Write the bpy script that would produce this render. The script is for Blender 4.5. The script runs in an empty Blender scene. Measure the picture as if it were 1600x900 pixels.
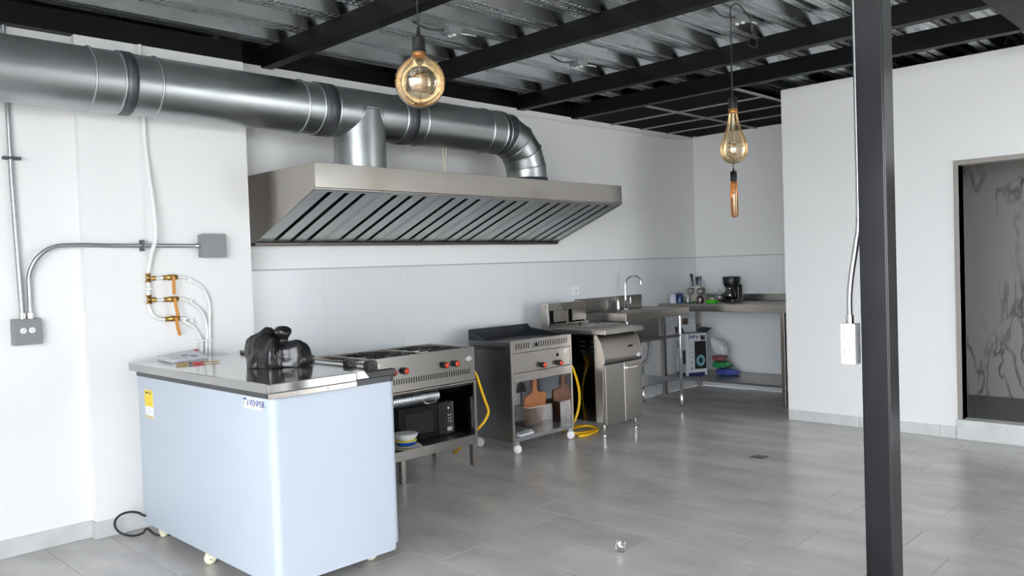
import bpy, bmesh, math, random
from mathutils import Vector, Matrix, noise
random.seed(7)
S = bpy.context.scene
COL = S.collection
PI = math.pi

# ------------------------------------------------------------------ camera
FPX, CAMD, CAMH = 1264.475, 5.0871, 1.46
RT = Vector((0.70030126, -0.71303432, -0.03406171))
UP = Vector((0.04289804, -0.00559338, 0.9990638))
FW = Vector((0.7125573, 0.70110682, -0.02667073))
cd = bpy.data.cameras.new('camera'); cam = bpy.data.objects.new('camera', cd); COL.objects.link(cam)
cd.sensor_width = 36; cd.lens = 36 * FPX / 1600; cd.clip_start = 0.05
M = Matrix((RT, UP, -FW)).transposed().to_4x4(); M.translation = Vector((0, -CAMD, CAMH))
cam.matrix_world = M
S.camera = cam
# ------------------------------------------------------------------ light: overcast daylight through the open shopfront
w = bpy.data.worlds.new('overcast'); S.world = w; w.use_nodes = True
nt = w.node_tree; nt.nodes.clear()
wo = nt.nodes.new('ShaderNodeOutputWorld'); bg = nt.nodes.new('ShaderNodeBackground')
bg.inputs[0].default_value = (0.925, 0.962, 1.0, 1); bg.inputs[1].default_value = 4.6
nt.links.new(bg.outputs[0], wo.inputs[0])
sd = bpy.data.lights.new('sun', 'SUN'); so = bpy.data.objects.new('sun', sd); COL.objects.link(so)
sd.energy = 10; sd.angle = 0.02; sd.color = (1.0, 0.97, 0.92)
so.rotation_euler = Vector((-0.42, -0.30, -0.86)).to_track_quat('-Z', 'Y').to_euler()      # high sun from behind the building: added for street bounce into the room
S.view_settings.view_transform = 'Standard'; S.view_settings.look = 'None'
S.view_settings.gamma = 1; S.view_settings.use_curve_mapping = False
S.view_settings.exposure = 1.38

# ------------------------------------------------------------------ materials
def mat(name, col, rough=0.5, metal=0.0, spec=0.5, var=0.0, scale=4.0, stretch=(1, 1, 1), bump=0.0, bscale=40.0, coat=0.0, rvar=0.0, objrand=0.0, col2=None, detail=3):
    m = bpy.data.materials.new(name); m.use_nodes = True
    n = m.node_tree; b = n.nodes['Principled BSDF']
    b.inputs['Base Color'].default_value = (*col, 1); b.inputs['Roughness'].default_value = rough
    b.inputs['Metallic'].default_value = metal; b.inputs['Specular IOR Level'].default_value = spec
    b.inputs['Coat Weight'].default_value = coat; b.inputs['Coat Roughness'].default_value = 0.08
    geo = n.nodes.new('ShaderNodeNewGeometry'); mp = n.nodes.new('ShaderNodeMapping')
    mp.inputs['Scale'].default_value = stretch
    n.links.new(geo.outputs['Position'], mp.inputs['Vector'])
    if var or rvar:
        t = n.nodes.new('ShaderNodeTexNoise'); t.inputs['Scale'].default_value = scale; t.inputs['Detail'].default_value = detail
        n.links.new(mp.outputs[0], t.inputs['Vector'])
    if var:
        r = n.nodes.new('ShaderNodeMapRange'); r.inputs[1].default_value = 0.25; r.inputs[2].default_value = 0.75
        r.inputs[3].default_value = 0; r.inputs[4].default_value = 1
        n.links.new(t.outputs[0], r.inputs[0])
        mx = n.nodes.new('ShaderNodeMix'); mx.data_type = 'RGBA'
        c2 = col2 or tuple(min(1, c * (1 + var)) for c in col); c1 = tuple(c * (1 - var) for c in col) if col2 is None else col
        mx.inputs[6].default_value = (*c1, 1); mx.inputs[7].default_value = (*c2, 1)
        n.links.new(r.outputs[0], mx.inputs[0])
        out = mx.outputs[2]
        if objrand:
            oi = n.nodes.new('ShaderNodeObjectInfo'); hv = n.nodes.new('ShaderNodeHueSaturation')
            rr = n.nodes.new('ShaderNodeMapRange'); rr.inputs[3].default_value = 1 - objrand; rr.inputs[4].default_value = 1 + objrand
            n.links.new(oi.outputs['Random'], rr.inputs[0]); n.links.new(rr.outputs[0], hv.inputs['Value']); n.links.new(out, hv.inputs['Color']); out = hv.outputs[0]
        n.links.new(out, b.inputs['Base Color'])
    if rvar:
        r2 = n.nodes.new('ShaderNodeMapRange'); r2.inputs[1].default_value = 0.3; r2.inputs[2].default_value = 0.7
        r2.inputs[3].default_value = max(0.02, rough - rvar); r2.inputs[4].default_value = rough + rvar
        n.links.new(t.outputs[0], r2.inputs[0]); n.links.new(r2.outputs[0], b.inputs['Roughness'])
    if bump:
        t2 = n.nodes.new('ShaderNodeTexNoise'); t2.inputs['Scale'].default_value = bscale; t2.inputs['Detail'].default_value = 3
        n.links.new(mp.outputs[0], t2.inputs['Vector'])
        bp = n.nodes.new('ShaderNodeBump'); bp.inputs['Strength'].default_value = bump; bp.inputs['Distance'].default_value = 0.01
        n.links.new(t2.outputs[0], bp.inputs['Height']); n.links.new(bp.outputs[0], b.inputs['Normal'])
    return m

def film(name, tint, gloss, base=0.10, rough=0.02):      # thin clear wall: fresnel mix of see-through and reflection
    m = bpy.data.materials.new(name); m.use_nodes = True; n = m.node_tree; n.nodes.clear()
    o = n.nodes.new('ShaderNodeOutputMaterial'); t = n.nodes.new('ShaderNodeBsdfTransparent'); g = n.nodes.new('ShaderNodeBsdfGlossy')
    t.inputs[0].default_value = (*tint, 1); g.inputs[0].default_value = (*gloss, 1); g.inputs['Roughness'].default_value = rough
    l = n.nodes.new('ShaderNodeLayerWeight'); l.inputs[0].default_value = 0.35
    a = n.nodes.new('ShaderNodeMath'); a.operation = 'MULTIPLY_ADD'; a.inputs[1].default_value = 0.55; a.inputs[2].default_value = base
    n.links.new(l.outputs['Fresnel'], a.inputs[0]); mx = n.nodes.new('ShaderNodeMixShader')
    n.links.new(a.outputs[0], mx.inputs[0]); n.links.new(t.outputs[0], mx.inputs[1]); n.links.new(g.outputs[0], mx.inputs[2])
    n.links.new(mx.outputs[0], o.inputs[0]); return m

def dimpled(m, sx, sy, strength):                           # pressed dimple rows of the deck sheet, fine relief
    n = m.node_tree; b = n.nodes['Principled BSDF']; geo = n.nodes.new('ShaderNodeNewGeometry'); mp = n.nodes.new('ShaderNodeMapping')
    mp.inputs['Scale'].default_value = (sx, sy, 0.001); n.links.new(geo.outputs['Position'], mp.inputs['Vector'])
    v = n.nodes.new('ShaderNodeTexVoronoi'); v.inputs['Randomness'].default_value = 0; v.inputs['Scale'].default_value = 1
    n.links.new(mp.outputs[0], v.inputs['Vector'])
    r = n.nodes.new('ShaderNodeMapRange'); r.inputs[1].default_value = 0.15; r.inputs[2].default_value = 0.4
    n.links.new(v.outputs['Distance'], r.inputs[0])
    bp = n.nodes.new('ShaderNodeBump'); bp.inputs['Strength'].default_value = strength; bp.inputs['Distance'].default_value = 0.014
    n.links.new(r.outputs[0], bp.inputs['Height']); n.links.new(bp.outputs[0], b.inputs['Normal'])

PAINT = mat('white_wall_paint', (0.84, 0.84, 0.84), 0.55, var=0.015, scale=1.5, bump=0.05, bscale=60)
WTILE = mat('white_glazed_tile', (0.74, 0.765, 0.79), 0.16, var=0.01, scale=2)
JAMB = mat('brownish_grey_jamb', (0.33, 0.30, 0.28), 0.45)
TRIM = mat('grey_tile_trim', (0.42, 0.42, 0.42), 0.4)
SKIRT = mat('grey_skirting_tile', (0.60, 0.61, 0.61), 0.35, var=0.1, scale=7, objrand=0.04)
FTILE = mat('grey_floor_tile', (0.405, 0.386, 0.369), 0.23, var=1, col2=(0.575, 0.551, 0.528), scale=2.2, stretch=(1.7, 0.8, 1), rvar=0.03, objrand=0.05, spec=0.5, detail=4)
GROUT = mat('grey_grout', (0.16, 0.158, 0.155), 0.8)
STEEL = mat('brushed_stainless', (0.43, 0.40, 0.37), 0.30, 1, var=0.03, scale=2, rvar=0.03)
LIDST = mat('polished_lid_steel', (0.44, 0.435, 0.42), 0.12, 1, var=0.03, scale=2, rvar=0.02)
SATIN = mat('satin_stainless', (0.42, 0.385, 0.355), 0.42, 1, var=0.03, scale=2, rvar=0.03)
STEELD = mat('dull_stainless', (0.33, 0.31, 0.29), 0.34, 1, var=0.04, scale=2, rvar=0.03)
MIRROR = mat('polished_stainless', (0.42, 0.42, 0.43), 0.10, 1, var=0.04, scale=3)
CHROME = mat('chrome', (0.82, 0.82, 0.82), 0.08, 1)
GALV = mat('galvanised_duct', (0.46, 0.485, 0.49), 0.36, 1, var=0.10, scale=3, rvar=0.05, bump=0.03, bscale=4)
GALVD = mat('dull_galvanised_band', (0.10, 0.105, 0.115), 0.4, 0.6, var=0.15, scale=6)
DECK = mat('galvanised_deck', (0.42, 0.445, 0.455), 0.25, 1, var=0.08, scale=3, rvar=0.04)
DECKD = mat('lit_dimpled_deck', (0.70, 0.73, 0.74), 0.33, 1, var=0.1, scale=4)  # lighter than the webs: reflected brightness of the flanges put into the colour
dimpled(DECKD, 24, 30, 1.0)
BLACK = mat('black_steel_paint', (0.003, 0.003, 0.0035), 0.45, 0, var=0.2, scale=3, rvar=0.03, spec=0.2)
COLUMN = mat('black_column_paint', (0.006, 0.006, 0.008), 0.22, 0, var=0.25, scale=5, rvar=0.02, spec=0.42)
VOID = mat('black_panel', (0.003, 0.003, 0.003), 0.8, spec=0.08)
TBAR = mat('grey_bar', (0.26, 0.25, 0.235), 0.5, 0)
WHITEM = mat('freezer_enamel', (0.47, 0.525, 0.60), 0.33, var=0.01, scale=2, spec=0.4)
RUBBER = mat('black_plastic', (0.012, 0.012, 0.014), 0.4)
DARKG = mat('dark_grey_plastic', (0.045, 0.048, 0.052), 0.4)
GREYBOX = mat('grey_box_paint', (0.24, 0.245, 0.255), 0.45)
CONDUIT = mat('emt_conduit', (0.46, 0.47, 0.48), 0.32, 1, var=0.05)
WPLAST = mat('white_plastic', (0.82, 0.82, 0.82), 0.35, var=0.01)
CREAM = mat('cream_nylon', (0.80, 0.78, 0.58), 0.4)
BRASS = mat('brass', (0.50, 0.31, 0.10), 0.35, 1, var=0.1)
ORANGE = mat('orange_valve_handle', (0.60, 0.24, 0.02), 0.4)
YELLOW = mat('yellow_gas_hose', (0.87, 0.50, 0.008), 0.4, var=0.03)
REDCAP = mat('red_knob_cap', (0.75, 0.055, 0.01), 0.12, coat=0.5)
BAGM = mat('black_bin_liner', (0.010, 0.010, 0.012), 0.27, var=0.2, spec=0.6, bump=0.30, bscale=10)
PAPER = mat('paper', (0.74, 0.75, 0.80), 0.6, var=0.03, scale=12)
PRINT = mat('printed_picture', (0.32, 0.34, 0.42), 0.5, var=0.35, scale=25)
RED = mat('red_print', (0.55, 0.06, 0.06), 0.5)
GOLD = mat('gold_tip', (0.42, 0.27, 0.07), 0.4)
WOOD = mat('acacia_board', (0.30, 0.105, 0.035), 0.42, var=1, col2=(0.43, 0.17, 0.06), scale=9, stretch=(5, 1, 0.6))
MARBLE = mat('veined_marble', (0.52, 0.515, 0.51), 0.2, var=0.03, scale=2)
AMBER = film('amber_glass', (0.975, 0.89, 0.72), (1.0, 0.90, 0.76), 0.15, 0.02)
CLEAR = film('clear_glass', (0.94, 0.95, 0.95), (1, 1, 1), 0.05, 0.03)
PINKG = film('mauve_glass', (0.55, 0.38, 0.42), (1, 0.9, 0.95), 0.06, 0.05)
HAZYP = film('hazy_plastic', (0.74, 0.72, 0.70), (1, 1, 1), 0.0, 0.1)
FILA = mat('filament_bronze', (0.50, 0.28, 0.08), 0.3, 1)
BLUE = mat('navy_ceramic', (0.02, 0.06, 0.16), 0.25)
BRIGHTB = mat('bright_blue_ceramic', (0.01, 0.10, 0.50), 0.2)
YEL2 = mat('yellow_band', (0.75, 0.65, 0.08), 0.3)
GREEN = mat('bright_green_sponge', (0.03, 0.48, 0.01), 0.8, bump=0.3)
DGREEN = mat('dark_green_tray', (0.03, 0.10, 0.02), 0.5)
BEIGE = mat('beige_ceramic', (0.58, 0.56, 0.48), 0.4)
PEACH = mat('peach_sugar', (0.62, 0.42, 0.30), 0.6)
TEAL = mat('teal_print', (0.10, 0.30, 0.40), 0.4)
NAVY = mat('navy_print', (0.02, 0.03, 0.14), 0.5)
LGREY = mat('light_grey_print', (0.42, 0.43, 0.45), 0.6)
CARD = mat('white_carton', (0.66, 0.67, 0.70), 0.5)
BAGG = mat('green_packet', (0.02, 0.22, 0.06), 0.3, bump=0.2)
BAGB = mat('blue_packet', (0.05, 0.07, 0.30), 0.3, bump=0.2)
BAGR = mat('maroon_packet', (0.22, 0.06, 0.06), 0.35, bump=0.2)
BAGW = mat('clear_white_bag', (0.62, 0.62, 0.64), 0.25, var=0.2, scale=30, bump=0.4)
BROWN = mat('brown_plate', (0.14, 0.065, 0.025), 0.5)
STREET = mat('street_concrete', (0.36, 0.36, 0.35), 0.9, var=0.1, scale=1)
FOIL = mat('foil_duct', (0.56, 0.59, 0.62), 0.34, 1, var=0.1, scale=20)
TEFLON = mat('black_griddle_plate', (0.010, 0.013, 0.016), 0.33, var=0.2)
# marble veins
n = MARBLE.node_tree; b = n.nodes['Principled BSDF']
geo = n.nodes.new('ShaderNodeNewGeometry'); mp = n.nodes.new('ShaderNodeMapping'); mp.inputs['Rotation'].default_value = (0.9, 0, 0); mp.inputs['Scale'].default_value = (1, 1.6, 0.55)
nz = n.nodes.new('ShaderNodeTexNoise'); nz.inputs['Scale'].default_value = 2.4; nz.inputs['Detail'].default_value = 7; nz.inputs['Distortion'].default_value = 0.9
n.links.new(geo.outputs['Position'], mp.inputs['Vector']); n.links.new(mp.outputs[0], nz.inputs['Vector'])
sub = n.nodes.new('ShaderNodeMath'); sub.operation = 'SUBTRACT'; sub.inputs[1].default_value = 0.5; n.links.new(nz.outputs[0], sub.inputs[0])
ab = n.nodes.new('ShaderNodeMath'); ab.operation = 'ABSOLUTE'; n.links.new(sub.outputs[0], ab.inputs[0])
vr = n.nodes.new('ShaderNodeMapRange'); vr.inputs[1].default_value = 0.0; vr.inputs[2].default_value = 0.035; vr.inputs[3].default_value = 1; vr.inputs[4].default_value = 0; n.links.new(ab.outputs[0], vr.inputs[0])
nk = n.nodes.new('ShaderNodeTexNoise'); nk.inputs['Scale'].default_value = 1.7; nk.inputs['Detail'].default_value = 4; n.links.new(mp.outputs[0], nk.inputs['Vector'])
kr = n.nodes.new('ShaderNodeMapRange'); kr.inputs[1].default_value = 0.44; kr.inputs[2].default_value = 0.60; kr.inputs[3].default_value = 0; kr.inputs[4].default_value = 0.9; n.links.new(nk.outputs[0], kr.inputs[0])
ml = n.nodes.new('ShaderNodeMath'); ml.operation = 'MULTIPLY'; n.links.new(vr.outputs[0], ml.inputs[0]); n.links.new(kr.outputs[0], ml.inputs[1])
mm = n.nodes.new('ShaderNodeMix'); mm.data_type = 'RGBA'; mm.inputs[6].default_value = (0.29, 0.28, 0.27, 1); mm.inputs[7].default_value = (0.05, 0.048, 0.045, 1)
n.links.new(ml.outputs[0], mm.inputs[0]); n.links.new(mm.outputs[2], b.inputs['Base Color'])

# ------------------------------------------------------------------ mesh helpers
ORG = {}
class MB:
    def __init__(s): s.v = []; s.f = []; s.sm = []
    def add(s, vs, fs, smooth=False):
        o = len(s.v); s.v += [Vector(v) for v in vs]
        for f in fs: s.f.append([i + o for i in f]); s.sm.append(smooth)
        return s
    def box(s, x0, x1, y0, y1, z0, z1):
        if x0 > x1: x0, x1 = x1, x0
        if y0 > y1: y0, y1 = y1, y0
        if z0 > z1: z0, z1 = z1, z0
        return s.add([(x0,y0,z0),(x1,y0,z0),(x1,y1,z0),(x0,y1,z0),(x0,y0,z1),(x1,y0,z1),(x1,y1,z1),(x0,y1,z1)],
                     [(0,3,2,1),(4,5,6,7),(0,1,5,4),(1,2,6,5),(2,3,7,6),(3,0,4,7)])
    def prism(s, poly, axis, a, b, smooth=False):            # poly in the two other axes (cyclic xyz order kept)
        def mk(p, t):
            return {'x': (t, p[0], p[1]), 'y': (p[0], t, p[1]), 'z': (p[0], p[1], t)}[axis]
        k = len(poly); vs = [mk(p, a) for p in poly] + [mk(p, b) for p in poly]
        fs = [tuple(range(k))[::-1], tuple(range(k, 2 * k))]
        s.add(vs, fs)
        if smooth: o = len(s.v); s.v += [Vector(v) for v in vs]
        else: o = len(s.v) - 2 * k
        for i in range(k): s.f.append([o + i, o + (i + 1) % k, o + k + (i + 1) % k, o + k + i]); s.sm.append(smooth)
        return s
    def tube(s, pts, r, n=10, cap=True, closed=False):
        pts = [Vector(p) for p in pts]; k = len(pts); rs = r if isinstance(r, (list, tuple)) else [r] * k
        ring = []; t0 = (pts[1] - pts[0]).normalized()
        a = Vector((0, 0, 1)) if abs(t0.z) < 0.9 else Vector((1, 0, 0)); u = t0.cross(a).normalized()
        for i in range(k):
            if closed: t = (pts[(i + 1) % k] - pts[i - 1]).normalized()
            else: t = (pts[min(i + 1, k - 1)] - pts[max(i - 1, 0)]).normalized()
            u = (u - t * u.dot(t)).normalized(); v = t.cross(u)
            ring.append([pts[i] + (u * math.cos(2*PI*j/n) + v * math.sin(2*PI*j/n)) * rs[i] for j in range(n)])
        o = len(s.v); s.v += [p for q in ring for p in q]
        for i in range(k if closed else k - 1):
            for j in range(n):
                i2 = (i + 1) % k
                s.f.append([o+i*n+j, o+i*n+(j+1)%n, o+i2*n+(j+1)%n, o+i2*n+j]); s.sm.append(True)
        if cap and not closed:
            for q in (ring[0], ring[-1]):
                c = len(s.v); s.v += [Vector(p) for p in q]; s.f.append([c + j for j in range(n)]); s.sm.append(False)
        return s
    def cyl(s, p0, p1, r0, r1=None, n=20, cap=True): return s.tube([p0, p1], [r0, r0 if r1 is None else r1], n, cap)
    def lathe(s, prof, c, n=24, axis=(0, 0, 1), smooth=True):   # profile (r, h) along axis
        ax = Vector(axis).normalized(); a = Vector((1, 0, 0)) if abs(ax.x) < 0.9 else Vector((0, 1, 0))
        u = ax.cross(a).normalized(); v = ax.cross(u); c = Vector(c); o = len(s.v)
        for r, h in prof:
            for j in range(n):
                s.v.append(c + ax * h + (u * math.cos(2*PI*j/n) + v * math.sin(2*PI*j/n)) * max(r, 1e-5))
        for i in range(len(prof) - 1):
            for j in range(n):
                s.f.append([o+i*n+j, o+i*n+(j+1)%n, o+(i+1)*n+(j+1)%n, o+(i+1)*n+j]); s.sm.append(smooth)
        for i in (0, len(prof) - 1):
            if prof[i][0] > 1e-4:
                c2 = len(s.v); s.v += [Vector(p) for p in s.v[o+i*n:o+i*n+n]]; s.f.append([c2 + j for j in range(n)]); s.sm.append(False)
        return s
    def ball(s, c, rx, ry, rz, n=16, m=10):
        return s.lathe_ball(c, rx, ry, rz, n, m)
    def lathe_ball(s, c, rx, ry, rz, n, m):
        c = Vector(c); o = len(s.v)
        for i in range(m + 1):
            th = PI * i / m
            for j in range(n):
                ph = 2 * PI * j / n
                s.v.append(c + Vector((rx*max(math.sin(th),1e-4)*math.cos(ph), ry*max(math.sin(th),1e-4)*math.sin(ph), -rz*math.cos(th))))
        for i in range(m):
            for j in range(n):
                s.f.append([o+i*n+j, o+i*n+(j+1)%n, o+(i+1)*n+(j+1)%n, o+(i+1)*n+j]); s.sm.append(True)
        return s
    def rot(s, c, ang, axis='Z'):
        R = Matrix.Rotation(ang, 3, axis) if isinstance(axis, str) else Matrix.Rotation(ang, 3, Vector(axis)); c = Vector(c)
        s.v = [R @ (p - c) + c for p in s.v]; return s
    def build(s, name, m, parent=None, bevel=0, seg=2, org=None, solid=0, sub=0):
        if org is None:
            if parent is not None: org = ORG[parent]
            else:
                lo = [min(p[i] for p in s.v) for i in range(3)]; hi = [max(p[i] for p in s.v) for i in range(3)]
                org = Vector(((lo[0]+hi[0])/2, (lo[1]+hi[1])/2, lo[2]))
        org = Vector(org)
        me = bpy.data.meshes.new(name); me.from_pydata([tuple(p - org) for p in s.v], [], s.f)
        me.polygons.foreach_set('use_smooth', s.sm); me.materials.append(m); me.update()
        bm = bmesh.new(); bm.from_mesh(me); bmesh.ops.recalc_face_normals(bm, faces=bm.faces); bm.to_mesh(me); bm.free()
        o = bpy.data.objects.new(name, me); COL.objects.link(o)
        if parent is not None: o.parent = parent; o.location = org - ORG[parent]
        else: o.location = org
        ORG[o] = org
        if sub:
            md = o.modifiers.new('smooth', 'SUBSURF'); md.levels = sub; md.render_levels = sub
        if solid:
            md = o.modifiers.new('solid', 'SOLIDIFY'); md.thickness = solid
        if bevel:
            md = o.modifiers.new('bevel', 'BEVEL'); md.width = bevel; md.segments = seg; md.limit_method = 'ANGLE'; md.angle_limit = 0.7
            md.harden_normals = False
        return o
def mb(): return MB()
def box(*a): return MB().box(*a)
def tag(o, label=None, cat=None, group=None, kind=None):
    if label: o['label'] = label
    if cat: o['category'] = cat
    if group: o['group'] = group
    if kind: o['kind'] = kind
    return o
def thing(name, loc, label, cat, group=None, kind=None):
    o = bpy.data.objects.new(name, None); COL.objects.link(o); o.location = loc; ORG[o] = Vector(loc); o.empty_display_size = 0.1
    return tag(o, label, cat, group, kind)
def smooth_path(pts, k=8):                                    # Catmull-Rom through points
    P = [Vector(p) for p in pts]; out = []
    for i in range(len(P) - 1):
        p0 = P[max(i-1, 0)]; p1 = P[i]; p2 = P[i+1]; p3 = P[min(i+2, len(P)-1)]
        for j in range(k):
            t = j / k
            out.append(0.5*((2*p1)+(p2-p0)*t+(2*p0-5*p1+4*p2-p3)*t*t+(3*p1-p0-3*p2+p3)*t**3))
    out.append(P[-1]); return out
def text(name, body, size, loc, right, up, m, parent, depth=0.0006, align='LEFT', bold=0.0):
    cu = bpy.data.curves.new(name, 'FONT'); cu.body = body; cu.size = size; cu.extrude = depth; cu.align_x = align; cu.offset = bold
    t = bpy.data.objects.new(name, cu); COL.objects.link(t)
    me = bpy.data.meshes.new_from_object(t.evaluated_get(bpy.context.evaluated_depsgraph_get()))
    bpy.data.objects.remove(t)
    r = Vector(right).normalized(); u = Vector(up).normalized(); nn = r.cross(u)
    R = Matrix((r, u, nn)).transposed()
    for v in me.vertices: v.co = R @ v.co + Vector(loc) - ORG[parent]
    me.materials.clear(); me.materials.append(m)
    o = bpy.data.objects.new(name, me); COL.objects.link(o); o.parent = parent; ORG[o] = ORG[parent]
    return o
def proj(p):
    v = Vector(p) - Vector((0, -CAMD, CAMH)); z = v.dot(FW)
    return (800 + FPX * v.dot(RT) / z, 450 - FPX * v.dot(UP) / z) if z > 0.05 else None

# ------------------------------------------------------------------ setting
XF, XP, YE, WT, DZ = 8.247, 6.886, -1.75, 2.885, 3.0
X0, Y0 = -1.6, -8.0
XL = 1.56        # pilaster left edge
# floor: grout bed with individual tiles
fl = tag(box(X0, XF, Y0, 0.0, -0.12, -0.005).build('floor', GROUT, org=(0, 0, 0)), kind='structure')
TX, TY = 0.316, 0.629
tile_me = {}
def floor_tile(x0, x1, y0, y1):
    g = 0.0012; key = (round(x1-x0, 4), round(y1-y0, 4))
    if key not in tile_me:
        hx, hy, c = (x1-x0)/2 - g, (y1-y0)/2 - g, 0.0008
        me = bpy.data.meshes.new('floor_tile')
        me.from_pydata([(-hx,-hy,-0.005),(hx,-hy,-0.005),(hx,hy,-0.005),(-hx,hy,-0.005),(-hx,-hy,-c),(hx,-hy,-c),(hx,hy,-c),(-hx,hy,-c),
                        (-hx+c,-hy+c,0),(hx-c,-hy+c,0),(hx-c,hy-c,0),(-hx+c,hy-c,0)], [],
                       [(0,1,5,4),(1,2,6,5),(2,3,7,6),(3,0,4,7),(4,5,9,8),(5,6,10,9),(6,7,11,10),(7,4,8,11),(8,9,10,11)])
        me.materials.append(FTILE); tile_me[key] = me
    return tile_me[key]
cells = []
for i in range(-17, 18):
    xa, xb = 2.885 + TX*i, 2.885 + TX*(i+1)
    off = -2.385 if i % 2 == 0 else -2.605
    for k in range(-10, 10):
        ya, yb = off + TY*k, off + TY*(k+1)
        x0, x1, y0, y1 = max(xa, X0), min(xb, XF), max(ya, Y0), min(yb, 0)
        if x1 - x0 < 0.02 or y1 - y0 < 0.02: continue
        pr = [proj((x, y, 0)) for x in (x0, x1) for y in (y0, y1)]
        ok = [p for p in pr if p and -20 < p[0] < 1620 and 400 < p[1] < 930]
        cells.append((0 if ok else 1, (Vector(((x0+x1)/2, (y0+y1)/2, 0)) - cam.location).length, x0, x1, y0, y1))
cells.sort()
rest = mb()
for q, (hid, dist, x0, x1, y0, y1) in enumerate(cells):
    if q < 290 and not hid:
        o = bpy.data.objects.new('floor_tile', floor_tile(x0, x1, y0, y1)); COL.objects.link(o); o.parent = fl
        o.location = ((x0+x1)/2, (y0+y1)/2, random.uniform(-0.0004, 0.0002))
    else: rest.box(x0+0.0016, x1-0.0016, y0+0.0016, y1-0.0016, -0.005, 0)
tag(rest.build('floor_tile_field', FTILE, fl), kind='stuff')
st = tag(box(-40, 45, -45, Y0, -0.2, -0.03).build('ground', STREET), kind='structure')
tag(box(-40, X0, Y0, 30, -0.2, -0.03).build('ground', STREET), kind='structure')

# hood wall, its left section and pilaster
wl = tag(box(X0, XF, 0.0, 0.15, 0, WT).build('wall_left', PAINT), kind='structure')
box(X0, XL, -0.138, -0.0005, 0, 2.834).build('wall_section', PAINT, wl)
box(XL, 2.565, -0.1995, -0.0005, 0, 2.834).build('pilaster', PAINT, wl)
wb = tag(box(XF, XF+0.15, YE-0.1, 0.15, 0, 2.93).build('wall_back', PAINT), kind='structure')
wr = tag(box(XP, XP+0.12, -3.173, YE, 0, 2.945).build('wall_right', PAINT), kind='structure')
box(XP, XP+0.12, -6.0, -3.173, 2.155, 2.945).build('wall_over_opening', PAINT, wr)  # opening widened out of view so the column side reflects a dark room
box(XP, XP+0.12, Y0, -6.0, 0, 2.945).build('wall_section', PAINT, wr)
tag(box(XP+0.12, XF, YE-0.10, YE, 0, 2.945).build('wall_alcove', PAINT), kind='structure')
# bathroom behind the opening
tag(box(8.15, 8.20, -6.2, YE-0.1, 0, 2.945).build('wall_marble', MARBLE), kind='structure')
tag(box(XP+0.12, 8.15, -6.2, -6.1, 0, 2.945).build('wall_bathroom', MARBLE), kind='structure')
tag(box(XP+0.12, 8.15, -6.1, YE-0.1, 0, 0.15).build('floor_bathroom', mat('dark_bath_floor', (0.09, 0.085, 0.08), 0.35, var=0.2)), kind='structure')
tag(box(XP+0.12, 8.15, -6.1, YE-0.1, 2.30, 2.36).build('ceiling_bathroom', VOID), kind='structure')
dr = tag(box(XP-0.012, XP+0.125, -3.173, -3.140, 0.153, 2.1215).build('door_1', JAMB), kind='structure')
box(XP-0.012, XP+0.125, -6.0, -3.140, 2.122, 2.158).build('head_jamb', JAMB, dr)
box(XP-0.014, XP+0.12, -6.0, -3.128, 0.0, 0.152).build('sill', SKIRT, dr, bevel=0.003)
# back lintels that close the shop above the openings
tag(box(X0-0.15, X0, Y0, 0.15, 2.75, 3.1).build('wall_lintel', PAINT), kind='structure')
tag(box(X0, 5.3, Y0-0.15, Y0, 0, 2.6).build('wall_front_unseen', PAINT), kind='structure')  # unseen wall, its extent set to trim daylight from the front
tag(box(X0, XF, Y0-0.15, Y0, 2.6, 3.1).build('wall_lintel', PAINT), kind='structure')
tag(box(X0-0.15, X0, -2.7, 0.15, 0, 2.745).build('wall_street_unseen', PAINT), kind='structure')  # unseen wall piece, length set to hold daylight off the left wall
# glazed tile wainscot, tile by tile
ZT = 1.487
def wall_tiles(parent, ax, a0, a1, shift, d):
    zs = [(ZT-0.3535, ZT), (ZT-0.707, ZT-0.3535), (ZT-1.06, ZT-0.707), (ZT-1.414, ZT-1.06), (0.0, ZT-1.414)]
    k0 = math.floor((a0 - shift) / 0.707)
    for r_, (za, zb) in enumerate(zs):
        k = k0
        while True:
            u0, u1 = shift + 0.707*k, shift + 0.707*(k+1); k += 1
            if u0 >= a1: break
            u0, u1 = max(u0, a0), min(u1, a1)
            if u1 - u0 < 0.02: continue
            g = 0.0004
            if ax == 'x': m_ = box(u0+g, u1-g, -d, -0.0002, za+g, zb-g)
            else: m_ = box(XF-d, XF-0.0002, u0+g, u1-g, za+g, zb-g)
            m_.build('wall_tile', WTILE, parent)
wall_tiles(wl, 'x', 2.566, XF-0.007, 3.93, 0.006)
wall_tiles(wb, 'y', YE+0.001, -0.007, -0.35, 0.006)
tag(box(2.566, XF-0.009, -0.009, -0.0002, ZT, ZT+0.009).build('trim_1', TRIM), kind='structure')
tag(box(XF-0.009, XF-0.0002, YE+0.001, 0, ZT, ZT+0.009).build('trim_2', TRIM), kind='structure')
# skirting tiles
bl = tag(box(X0, XL-0.001, -0.150, -0.1385, 0.0005, 0.098).build('baseboard_left', SKIRT, bevel=0.002), kind='structure')
box(XL-0.012, 2.566, -0.212, -0.2005, 0.0005, 0.096).build('baseboard_front', SKIRT, bl, bevel=0.002)
box(XL-0.012, XL-0.0005, -0.2005, -0.151, 0.0005, 0.096).build('baseboard_return', SKIRT, bl)
br = None
for i, (a, b_) in enumerate([(-1.752, -2.38), (-2.38, -3.01), (-3.01, -3.127)]):
    q = box(XP-0.012, XP-0.0005, b_+0.001, a-0.001, 0.0005, 0.092)
    if i == 0: br = tag(q.build('baseboard_right', SKIRT, bevel=0.002), kind='structure')
    else: q.build('baseboard_tile', SKIRT, br, bevel=0.002)

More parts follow.
